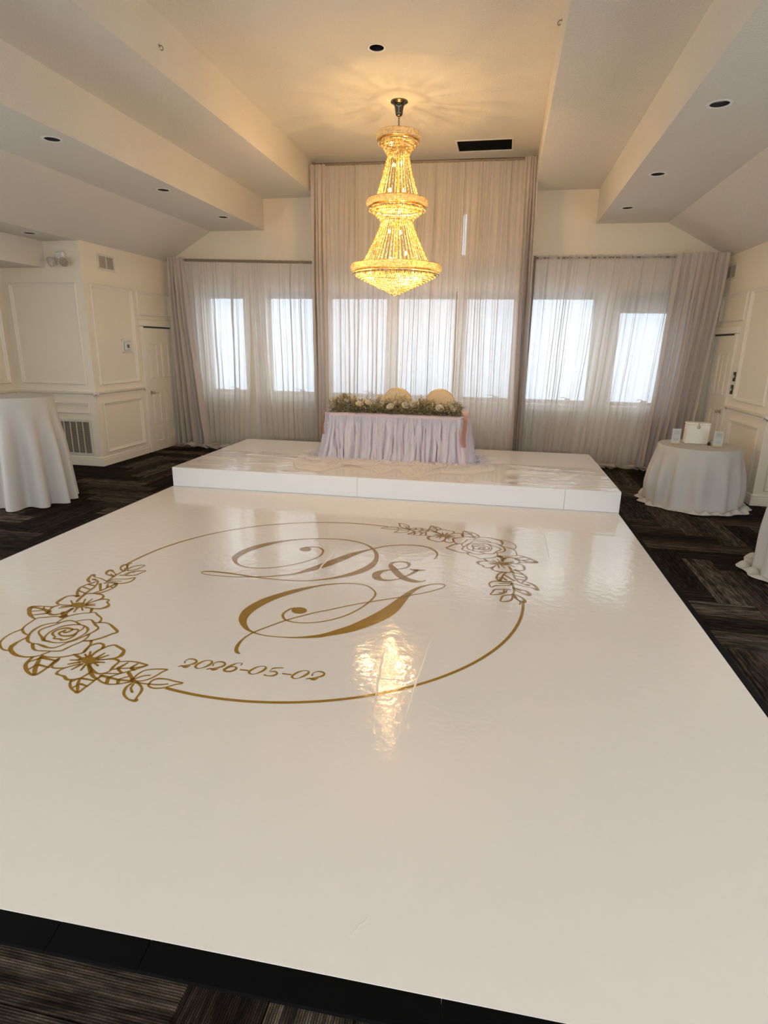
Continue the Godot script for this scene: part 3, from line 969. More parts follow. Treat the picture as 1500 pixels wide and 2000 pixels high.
	ink(st, [-1634, 821, 16, -1689, 826, 12, -1741, 835, 18, -1775, 858, 35, -1741, 912, 28, -1693, 962, 26, -1640, 997, 15, -1614, 1009, 12], spin)
	ink(st, [-1770, 857, 25, -1721, 858, 20, -1659, 870, 26, -1609, 895, 32], spin)
	ink(st, [-1689, 833, 12, -1660, 882, 12], spin)
	ink(st, [-1717, 913, 13, -1656, 881, 13], spin)
	ink(st, [-1674, 964, 13, -1597, 917, 22], spin)
	ink(st, [-1502, 884, 31, -1453, 939, 27], spin)
	ink(st, [-1585, 623, 21, -1632, 564, 20, -1669, 485, 20, -1662, 425, 18, -1642, 382, 21, -1616, 346, 15, -1578, 436, 18, -1567, 521, 19, -1564, 577, 20], spin)
	ink(st, [-1651, 467, 18, -1580, 495, 15], spin)
	ink(st, [-1637, 536, 18, -1567, 563, 15], spin)
	ink(st, [-1645, 413, 22, -1598, 425, 18], spin)
	ink(st, [-1548, 361, 21, -1495, 345, 24, -1453, 351, 21, -1430, 403, 17, -1434, 462, 16, -1452, 517, 19, -1483, 552, 20], spin)
	ink(st, [-1455, 356, 30, -1471, 427, 17, -1486, 496, 18, -1509, 550, 18], spin)
	ink(st, [-1572, 382, 23, -1495, 490, 16], spin)
	ink(st, [-1507, 383, 19, -1473, 442, 19], spin)
	ink(st, [-1459, 417, 14, -1429, 432, 12], spin)
	ink(st, [-1560, 325, 12, -1632, 287, 13, -1697, 269, 12, -1738, 230, 30, -1741, 263, 21, -1716, 329, 24, -1668, 373, 16], spin)
	ink(st, [-1679, 313, 30, -1626, 332, 13], spin)
	ink(st, [-1561, 198, 12, -1617, 145, 12, -1668, 114, 37, -1674, 149, 27, -1650, 194, 16, -1613, 210, 17, -1559, 230, 24], spin)
	ink(st, [-1616, 186, 12, -1569, 216, 13], spin)
	ink(st, [-1541, 77, 12, -1578, 15, 12, -1623, -28, 27, -1634, 2, 27, -1619, 51, 14, -1580, 94, 18, -1550, 104, 27], spin)
	ink(st, [-1579, 51, 12, -1552, 96, 12], spin)
	ink(st, [-1547, 52, 14, -1538, -2, 17, -1505, -37, 19, -1460, -47, 12, -1464, 7, 14, -1482, 63, 18, -1532, 91, 18], spin)
	ink(st, [-1507, 170, 12, -1489, 116, 17, -1445, 80, 18, -1386, 62, 12, -1398, 112, 14, -1417, 166, 17, -1470, 186, 16, -1532, 192, 15], spin)
	ink(st, [-1488, 190, 12, -1479, 122, 13, -1450, 115, 12], spin)
	ink(st, [-1548, 323, 15, -1532, 280, 14, -1478, 263, 13, -1424, 248, 17, -1389, 211, 15, -1373, 276, 15, -1398, 328, 19, -1451, 344, 17, -1529, 342, 13], spin)
	ink(st, [-1532, 319, 15, -1448, 300, 12], spin)
	ink(st, [-1549, 331, 23, -1560, 239, 17, -1561, 149, 16, -1554, 88, 12, -1600, -24, 12, -1595, -70, 13], spin)
	ink(st, [-974, 1422, 21, -1027, 1434, 12], spin)
	ink(st, [-958, 1443, 23, -1008, 1477, 12], spin)
	ink(st, [-932, 1461, 20, -949, 1525, 12], spin)
	ink(st, [-908, 1463, 17, -894, 1521, 12], spin)
	ink(st, [-951, 1386, 14, -988, 1357, 12], spin)
	ink(st, [-950, 1369, 16, -978, 1321, 12], spin)
	ink(st, [-896, 1382, 20, -884, 1322, 12], spin)
	ink(st, [-885, 1391, 23, -846, 1339, 12], spin)
	ink(st, [-863, 1423, 20, -818, 1417, 12], spin)
	ink(st, [-873, 1433, 16, -831, 1458, 12], spin)
	ink(st, [-1535, 745, 12, -1580, 702, 12], spin)
	ink(st, [-1464, 729, 12, -1498, 658, 12], spin)
	ink(st, [-1443, 725, 15, -1451, 647, 12], spin)
	ink(st, [-1426, 740, 23, -1378, 717, 12], spin)
	ink(st, [-1418, 751, 17, -1362, 739, 12], spin)
	ink(st, [-1455, 804, 16, -1436, 861, 12], spin)
	ink(st, [-1427, 791, 13, -1394, 828, 12], spin)
	ink(st, [-1511, 784, 19, -1576, 830, 12], spin)
	ink(st, [-1520, 780, 14, -1578, 805, 12], spin)
	dot(st, [-923, 1413, 44, -9, 29, 40], spin, 0.35)
	dot(st, [-1476, 758, 50, -11, 29, 39], spin, 0.35)

func build_dance_floor() -> void:
	var t := thing("dance_floor", "large square glossy white dance floor with gold monogram, in front of the stage", "dance floor", Vector3.ZERO, TURN)
	var st := begin()
	span(st, Vector3(-2.745, CARPET, 0.0), Vector3(2.745, 0.0, 5.594), 0.0006)
	obj("vinyl_top", st, M.vinyl, t)
	# black ramped edging, in lengths
	var prof := [Vector2(0.088, 0.0), Vector2(0.082, 0.006), Vector2(0.01, 0.023), Vector2(0.0, 0.0235)]
	var cuts := [-2.745, -1.83, -0.915, -0.005, 0.31, 1.22, 2.14, 2.745]
	for k in cuts.size() - 1:
		var e := begin()
		run(e, Vector3(cuts[k] + 0.0012, CARPET, 5.5945), Vector3(cuts[k + 1] - 0.0012, CARPET, 5.5945), Vector3(0, 0, 1), prof)
		obj("edge_trim", e, M.rubber, t)
	var side := [Vector2(0.064, 0.0), Vector2(0.058, 0.006), Vector2(0.008, 0.023), Vector2(0.0, 0.0235)]
	for s in [-1.0, 1.0]:
		for k in 6:
			var e := begin()
			run(e, Vector3(s * 2.7455, CARPET, 0.01 + k * 0.9305), Vector3(s * 2.7455, CARPET, 0.938 + k * 0.9305), Vector3(s, 0, 0), side)
			obj("edge_trim", e, M.rubber, t)
	# gold print
	var art := Node3D.new()
	art.name = "gold_print"
	t.add_child(art)
	art.position = Vector3(-0.051, 0.0009, 2.712)
	st = begin()
	var arcs := [[-3.1265, -1.3656], [0.0106, 1.7779]]
	for ar in arcs:
		var n := 140
		for i in n:
			var a0: float = lerpf(ar[0], ar[1], float(i) / n)
			var a1: float = lerpf(ar[0], ar[1], float(i + 1) / n)
			var d0 := Vector3(cos(a0), 0, sin(a0))
			var d1 := Vector3(cos(a1), 0, sin(a1))
			quad(st, d0 * 1.611, d0 * 1.632, d1 * 1.632, d1 * 1.611, Vector3.UP)
	obj("ring", st, M.gold_print, art)
	st = begin()
	art_letters(st)
	obj("monogram", st, M.gold_print, art)
	st = begin()
	art_date(st)
	obj("date_lettering", st, M.gold_print, art)
	for s in [1.0, -1.0]:
		st = begin()
		art_flowers(st, s)
		obj("flower_spray", st, M.gold_print, art)
	# creases and seams in the vinyl: low ridges
	for c in [[0.907, 4.536, 0.973, 3.421, 0.008], [0.755, 4.326, 0.697, 3.616, 0.006], [-0.078, 2.746, -0.065, 1.695, 0.010], [2.247, 0.893, 2.717, 0.902, 0.006], [1.849, 0.828, 2.544, 0.892, 0.005], [1.636, 2.757, 2.499, 2.827, 0.006], [-0.239, 3.645, 0.719, 3.592, 0.005], [0.576, 3.961, 0.871, 3.964, 0.006], [1.847, 0.864, 1.842, 1.824, 0.005], [-0.445, 2.174, 1.337, 2.185, 0.004], [0.732, 2.769, 1.490, 2.744, 0.005], [0.913, 5.468, 0.971, 5.386, 0.006]]:
		var a := Vector3(c[0], 0, c[1])
		var b := Vector3(c[2], 0, c[3])
		var d := (b - a).normalized()
		var sd := Vector3(-d.z, 0, d.x)
		var w: float = c[4]
		var e := begin()
		var n := 24
		var r := rg(int(c[0] * 1000.0) + 77)
		var rows := []
		for j in [-1.0, -0.4, 0.0, 0.4, 1.0]:
			rows.append(PackedVector3Array())
		for i in n + 1:
			var f := float(i) / n
			var p := a.lerp(b, f) + sd * noise.get_noise_2d(f * 3.0, c[0] * 9.0) * 0.012
			var taper := minf(1.0, minf(f, 1.0 - f) * 5.0)
			var k := 0
			for j in [-1.0, -0.4, 0.0, 0.4, 1.0]:
				var hh: float = (0.0 if absf(j) == 1.0 else (0.75 if j != 0.0 else 1.0)) * w * 0.16 * taper * r.randf_range(0.7, 1.2)
				rows[k].append(p + sd * j * w * (0.35 + 0.65 * taper) + Vector3(0, 0.0004 + hh, 0))
				k += 1
		made("crease", cloth_mesh(rows, false, Vector3.UP), M.vinyl_flat, t)

func build_stage() -> void:
	var t := thing("stage", "low white platform of panels carrying the head table", "stage", Vector3(0, 0, 0), TURN)
	var st := begin()
	span(st, Vector3(-2.735, CARPET, -2.465), Vector3(2.735, STAGE_H - 0.012, -0.012))
	obj("platform", st, M.stage, t)
	var cuts := [-2.745, -0.302, 2.142, 2.755]
	for k in 3:
		st = begin()
		span(st, Vector3(cuts[k] + 0.0015, 0.002, -0.0115), Vector3(cuts[k + 1] - 0.0015, STAGE_H - 0.001, 0.0 if k != 1 else 0.002), 0.0015)
		obj("front_panel", st, M.stage, t)
	for s in [-1.0, 1.0]:
		for k in 2:
			st = begin()
			var x := -2.745 if s < 0.0 else 2.755
			var z0 := -2.471 if k == 0 else -1.2385
			span(st, Vector3(minf(x, x - s * 0.0095), CARPET, z0), Vector3(maxf(x, x - s * 0.0095), STAGE_H - 0.001, z0 + 1.2315), 0.0015)
			obj("side_panel", st, M.stage, t)
	for i in 2:
		for k in 3:
			st = begin()
			var c2 := [-2.735, -0.9, 0.92, 2.744]
			span(st, Vector3(c2[k] + 0.001, STAGE_H - 0.012, -2.471 + i * 1.2295), Vector3(c2[k + 1] - 0.001, STAGE_H, -1.2425 + i * 1.2295), 0.0012)
			obj("deck_panel", st, M.stage_top, t)
	# clear film over the front part of the deck, creased
	var rows := []
	var r := rg(5)
	var folds := []
	for k in 64:
		folds.append([r.randf_range(-2.7, 2.7), r.randf_range(-1.25, -0.05), r.randf_range(0.12, 0.55), r.randf_range(0.010, 0.024), r.randf_range(-0.35, 0.35), r.randf_range(0.009, 0.024)])
	var nx := 400
	var nz := 150
	for j in nz + 1:
		var line := PackedVector3Array()
		for i in nx + 1:
			var x := lerpf(-2.72, 2.73, float(i) / nx)
			var z := lerpf(-1.32, -0.012, float(j) / nz)
			var y := 0.0075 + 0.004 * noise.get_noise_2d(x * 2.2, z * 6.0) + 0.0018 * noise.get_noise_2d(x * 7.0, z * 17.0)
			for f in folds:
				var dx: float = x - f[0]
				if absf(dx) > f[2]:
					continue
				var dz: float = z - f[1] - dx * f[4]
				var q: float = dx / f[2]
				if absf(q) < 1.0 and absf(dz) < f[3] * 3.0:
					y += f[5] * (1.0 - q * q) * exp(-dz * dz / (f[3] * f[3]))
			var under := smoothstep(1.55, 1.35, absf(x - 0.1)) * smoothstep(-0.06, -0.2, z)   # pressed flat under the tulle
			line.append(Vector3(x, lerpf(y, 0.004, under), z))
		rows.append(line)
	var film := made("plastic_sheet", cloth_mesh(rows, false, Vector3.UP), M.film)
	film.position = Vector3(0, STAGE_H, 0)
	film.rotation.y = TURN
	tag(film, "clear creased plastic film laid over the stage top", "plastic sheet")

# a point of the turned dance-floor frame in room axes
func turned(p: Vector3) -> Vector3:
	return p.rotated(Vector3.UP, TURN)

# ---------------------------------------------------------------- drapes
# one sheer panel: top edge x0..x1 and bottom edge b0..b1 at the depth z; folds = number of pleats, amp = depth of a pleat
func drape(called: String, label: String, m: Material, x0: float, x1: float, b0: float, b1: float, top: float, bottom: float, z: float, folds: int, amp: float, sd: int, pool := 0.0, group := "", sag := 0.0) -> MeshInstance3D:
	var nu := folds * 11
	var nv := 26
	var r := rg(sd)
	var jit := PackedFloat32Array()
	var wid := PackedFloat32Array()
	for k in folds * 2 + 4:
		jit.append(r.randf_range(-0.9, 0.9))
		wid.append(r.randf_range(0.35, 1.25))
	var rows := []
	var extra := 9 if pool > 0.0 else 0
	for j in nv + extra + 1:
		var line := PackedVector3Array()
		var v := minf(float(j) / nv, 1.0)
		var over := maxf(0.0, float(j - nv) / maxf(extra, 1.0))
		for i in nu + 1:
			var u := float(i) / nu
			var s := u * folds
			var k := int(floor(s))
			var fr := s - k
			var ease := fr * fr * (3.0 - 2.0 * fr)
			var jj := lerpf(jit[k], jit[k + 1], ease)
			var ww := lerpf(wid[k], wid[k + 1], ease)
			var ph := TAU * s + jj * 1.3
			var w := absf(x1 - x0) / folds
			var fine := (1.0 - v) * (1.0 - v)
			var depth := amp * ww * (0.35 + 0.65 * smoothstep(0.0, 0.2, v)) * (1.0 + 0.5 * v)
			var zz := depth * (sin(ph) * (0.45 + 0.55 * (1.0 - fine)) + 0.4 * fine * sin(ph * 2.0 + jj * 4.0))
			var xx := lerpf(lerpf(x0, x1, u), lerpf(b0, b1, u), pow(v, 1.25))
			xx += w * 0.17 * ww * sin(ph * 2.0 + 0.6 * sin(v * 3.0 + jj))
			xx += 0.02 * noise.get_noise_2d(s * 0.35 + sd, v * 1.7)
			var yy := lerpf(top - sag * u, bottom, v)
			if v < 0.02:
				yy += 0.015 * absf(sin(ph * 1.5))
			if over > 0.0:
				var wob := 0.5 + 0.5 * soft.get_noise_2d(s * 0.7 + sd * 3.0, over * 1.3)
				zz += pool * (0.55 + 0.9 * wob) * sin(over * 2.3) * (0.9 + 0.12 * sin(ph))
				yy += 0.012 + pool * 0.42 * wob * sin(over * PI) + 0.006 * absf(sin(ph * 0.5 + over * 3.0))
				xx += pool * 0.3 * soft.get_noise_2d(s * 0.5, over * 2.0 + sd)
			line.append(Vector3(xx, yy, z + zz))
		rows.append(line)
	var o := made(called, cloth_mesh(rows, false, Vector3(0, 0, 1)), m)
	tag(o, label, "curtain", group)
	return o

func build_drapes() -> void:
	# pipes that carry the drapes
	for p in [["left", -4.20, -1.74, 3.11, 3.05, -2.95], ["right", 1.70, 4.22, 3.085, 3.085, -2.97], ["tall", -1.66, 1.60, 4.39, 4.36, -2.74]]:
		var nm: String = p[0]
		var t := thing("drape_stand", {"left": "dark pipe frame holding up the drapes by the left door", "right": "dark pipe frame holding up the drapes by the right door", "tall": "tall dark pipe frame holding up the centre drape under the ceiling"}[nm], "curtain stand", Vector3(p[1], CARPET, p[5]))
		var st := begin()
		tube(st, [Vector3(0, p[3] - CARPET, 0), Vector3(p[2] - p[1], p[4] - CARPET, 0)], 0.02, 10)
		obj("crossbar", st, M.pipe, t)
		for e in [0, 1]:
			st = begin()
			var x: float = 0.0 if e == 0 else p[2] - p[1]
			var y: float = (p[3] if e == 0 else p[4]) - CARPET
			tube(st, [Vector3(x, 0.012, 0), Vector3(x, y + 0.03, 0)], 0.024, 10)
			obj("upright", st, M.pipe, t)
			st = begin()
			box(st, Vector3(x, 0.006, 0), Vector3(0.4 if nm != "tall" else 0.3, 0.012, 0.3), 0.003)
			obj("base_plate", st, M.pipe, t)
	var low := CARPET + 0.012
	drape("curtain", "gathered sheer panel hanging in the left corner beside the door", M.sheer_thick, -4.30, -4.00, -4.24, -3.66, 3.14, low, -2.92, 5, 0.07, 21, 0.16)
	drape("curtain", "sheer curtain over the first window, pooling on the carpet left of the stage", M.sheer, -4.06, -2.86, -3.98, -2.97, 3.13, low, -2.95, 11, 0.045, 22, 0.3, "", 0.03)
	drape("curtain", "sheer curtain over the second window, between the narrow gap and the tall drape", M.sheer, -2.87, -1.68, -2.80, -1.66, 3.10, low, -2.95, 12, 0.045, 23, 0.0, "", 0.03)
	drape("curtain", "narrow gathered column of sheer at the left edge of the tall drape", M.sheer_thick, -1.70, -1.47, -1.68, -1.42, 4.37, low, -2.70, 4, 0.05, 24)
	drape("curtain", "tall sheer panel left of the chandelier, from ceiling to stage", M.sheer_tall, -1.52, -0.46, -1.46, -0.52, 4.39, low, -2.74, 13, 0.045, 25)
	drape("curtain", "tall sheer panel behind the chandelier, from ceiling to stage", M.sheer_tall, -0.48, 0.57, -0.54, 0.57, 4.38, low, -2.74, 13, 0.045, 26)
	drape("curtain", "tall sheer panel right of the chandelier, from ceiling to stage", M.sheer_tall, 0.59, 1.50, 0.60, 1.55, 4.37, low, -2.74, 11, 0.045, 27)
	drape("curtain", "narrow gathered column of sheer at the right edge of the tall drape", M.sheer_thick, 1.46, 1.64, 1.56, 1.72, 4.37, low, -2.70, 4, 0.045, 28)
	drape("curtain", "sheer curtain over the wide window just right of the tall drape", M.sheer, 1.66, 2.66, 1.66, 2.46, 3.115, low, -2.95, 10, 0.045, 29, 0.06)
	drape("curtain", "sheer curtain over the rightmost window, slanting in towards the stage", M.sheer, 2.62, 3.78, 2.42, 3.62, 3.115, low, -2.95, 12, 0.045, 30, 0.26)
	drape("curtain", "gathered sheer panel hanging in the right corner behind the card box table", M.sheer_thick, 3.70, 4.36, 3.55, 4.16, 3.12, low, -2.90, 7, 0.06, 31, 0.2)

# ---------------------------------------------------------------- furniture
# cloth over a round top: top radius r, hem radius h, with folds; the hem may lie on the floor by pool
func round_cloth(top: float, r: float, hem: float, folds: int, sd: int, pool: float, deep := 0.05) -> ArrayMesh:
	var rows := []
	var nu := folds * 14
	var rn := rg(sd)
	var ph0 := PackedFloat32Array()
	for k in folds + 1:
		ph0.append(rn.randf_range(0.45, 1.3))
	ph0[folds] = ph0[0]
	for f in [0.02, 0.4, 0.8, 0.97]:
		var line := PackedVector3Array()
		for i in nu + 1:
			var a := TAU * i / nu
			line.append(Vector3(cos(a) * r * f, top, sin(a) * r * f))
		rows.append(line)
	var nv := 22
	for j in nv + 1:
		var v := float(j) / nv
		var line := PackedVector3Array()
		for i in nu + 1:
			var u := float(i) / nu
			var a := TAU * u
			var s := u * folds
			var k := int(floor(s)) % folds
			var ww := lerpf(ph0[k], ph0[k + 1], smoothstep(0.0, 1.0, s - floor(s)))
			var g := smoothstep(0.0, 0.5, v)
			var fold := sin(TAU * s + 0.8 * sin(a * 2.0 + sd) + v * 0.5 * sin(a * 3.0))
			fold = signf(fold) * pow(absf(fold), 0.8)
			var rr := lerpf(r, hem, pow(v, 0.8)) + deep * ww * g * fold * (0.6 + 0.6 * v) * (1.0 - (0.6 * smoothstep(0.65, 1.0, v) if pool > 0.0 else 0.0))
			var y := lerpf(top, CARPET + 0.008, v) - 0.012 * (1.0 if j > 0 else 0.0) * (1.0 - v)
			if j == 0:
				rr = r
				y = top - 0.003
			line.append(Vector3(cos(a) * rr, y, sin(a) * rr))
		rows.append(line)
	if pool > 0.0:
		for j in range(1, 8):
			var o := float(j) / 7.0
			var line := PackedVector3Array()
			for i in nu + 1:
				var u := float(i) / nu
				var a := TAU * u
				var q := 0.5 + 0.5 * sin(a * 4.0 + sd) * cos(a * 2.0)
				var base: Vector3 = rows[3 + nv + 1][i]
				var d := Vector3(cos(a), 0, sin(a))
				var lift := (0.05 * q + 0.012) * sin(o * PI) * (0.6 + 0.5 * sin(a * folds * 2.0 + sd))
				line.append(base + d * pool * (0.55 + 0.5 * q) * o + Vector3(0, lift + 0.004, 0))
			rows.append(line)
	return cloth_mesh(rows, true, Vector3.UP)

func table_under(called: String, label: String, at: Vector3, top: float, r: float) -> void:
	var t := thing(called, label, "table", at)
	var st := begin()
	lathe(st, [Vector2(0, top - 0.03), Vector2(r - 0.02, top - 0.03), Vector2(r - 0.008, top - 0.022), Vector2(r - 0.008, top - 0.012), Vector2(r - 0.02, top - 0.006), Vector2(0, top - 0.006)], 40)
	obj("tabletop", st, M.wood, t)
	st = begin()
	lathe(st, [Vector2(0.03, CARPET + 0.04), Vector2(0.03, top - 0.03)], 20)
	obj("pedestal", st, M.black, t)
	st = begin()
	lathe(st, [Vector2(0.26, CARPET), Vector2(0.26, CARPET + 0.012), Vector2(0.06, CARPET + 0.05), Vector2(0.03, CARPET + 0.06)], 28)
	obj("foot", st, M.black, t)

func build_tables() -> void:
	var spots := [
		["cocktail_table", Vector3(-4.02, 0, 1.02), 1.185, 0.38, 0.47, 12, 3, 0.0, "tall cocktail table under its cloth, left of the dance floor", "tall white cloth on the cocktail table left of the dance floor, folds hanging straight", 0.065],
		["cocktail_table", Vector3(4.10, 0, 1.60), 1.185, 0.38, 0.50, 12, 5, 0.14, "tall cocktail table under its cloth, cut off at the photo's right edge", "tall white cloth at the photo's right edge, its hem spread on the carpet", 0.042],
		["gift_table", Vector3(3.74, 0, -0.86), 0.70, 0.46, 0.53, 14, 8, 0.12, "low round table under its cloth by the right door", "white cloth on the low round table with the card box, hem puddling on the carpet", 0.045],
	]
	for s in spots:
		table_under(s[0], s[8], s[1], s[2], s[3])
		var o := made("tablecloth", round_cloth(s[2], s[3], s[4], s[5], s[6], s[7], s[10]), M.linen)
		o.position = s[1]
		o.rotation.y = s[6] * 0.7
		tag(o, s[9], "tablecloth")
	# what stands on the low round table
	var y := 0.702
	var b := thing("card_box", "cream card box with a small round clasp, standing between two clear signs", "box", Vector3(3.722, y, -0.99), -0.10)
	var st := begin()
	box(st, Vector3(0, 0.115, 0), Vector3(0.255, 0.23, 0.15), 0.006)
	obj("body", st, M.card, b)
	st = begin()
	box(st, Vector3(0, 0.241, 0), Vector3(0.263, 0.024, 0.158), 0.006)
	obj("lid", st, M.card, b)
	st = begin()
	box(st, Vector3(0.0, 0.235, 0.081), Vector3(0.018, 0.04, 0.006), 0.002)
	lathe(st, [Vector2(0.013, -0.004), Vector2(0.019, 0.0), Vector2(0.013, 0.005), Vector2(0.010, 0.0), Vector2(0.013, -0.004)], 20, Vector3(0, 0.203, 0.083), Basis(Vector3.RIGHT, PI / 2))
	obj("clasp", st, M.nickel, b)
	for k in 2:
		var at: Vector3 = [Vector3(3.463, y, -0.86), Vector3(3.90, y, -0.75)][k]
		var s := thing("sign_holder", ["clear acrylic sign holder left of the card box, grey lettering high on the card", "clear acrylic sign holder right of the card box, its card bright along the top"][k], "sign", at, [0.05, -0.1][k])
		st = begin()
		box(st, Vector3(0, 0.006, 0), Vector3(0.108, 0.012, 0.055), 0.003)
		obj("base", st, M.wood if k == 9 else M.chair_gold, s)
		st = begin()
		box(st, Vector3(0, 0.097, -0.004), Vector3(0.098, 0.17, 0.003), 0.001)
		obj("card", st, M.paper, s)
		st = begin()
		box(st, Vector3(0, 0.098, 0.001), Vector3(0.104, 0.176, 0.003), 0.001)
		obj("clear_sheet", st, M.acrylic, s)
		st = begin()
		# unreadably small flowing lines of script
		var r := rg(60 + k)
		for ln in 6:
			var pts := []
			var w := r.randf_range(0.02, 0.035)
			for i in 22:
				var f := float(i) / 21.0
				pts.append(Vector3(lerpf(-w, w, f), 0.155 - ln * (0.012 if ln < 4 else 0.016) - (0.03 if ln >= 4 else 0.0) + 0.004 * sin(f * 24.0 + ln) * (1.0 + 0.5 * sin(f * 9.0)), -0.0022))
			tube(st, pts, 0.0011, 4)
		obj("script", st, M.print, s)
	st = begin()
	lathe(st, [Vector2(0, 0), Vector2(0.016, 0.002), Vector2(0.02, 0.018), Vector2(0.016, 0.034), Vector2(0.008, 0.04), Vector2(0, 0.04)], 16)
	var po := thing("ring_case", "small dark round pot beside the card box", "pot", Vector3(3.835, y, -0.84))
	obj("body", st, M.slot, po)
	st = begin()
	tube(st, spline([Vector3(0.0, 0.038, 0), Vector3(0.012, 0.06, 0), Vector3(0.028, 0.062, 0.005)], 4), 0.004, 6)
	obj("sprig", st, M.stem, po)

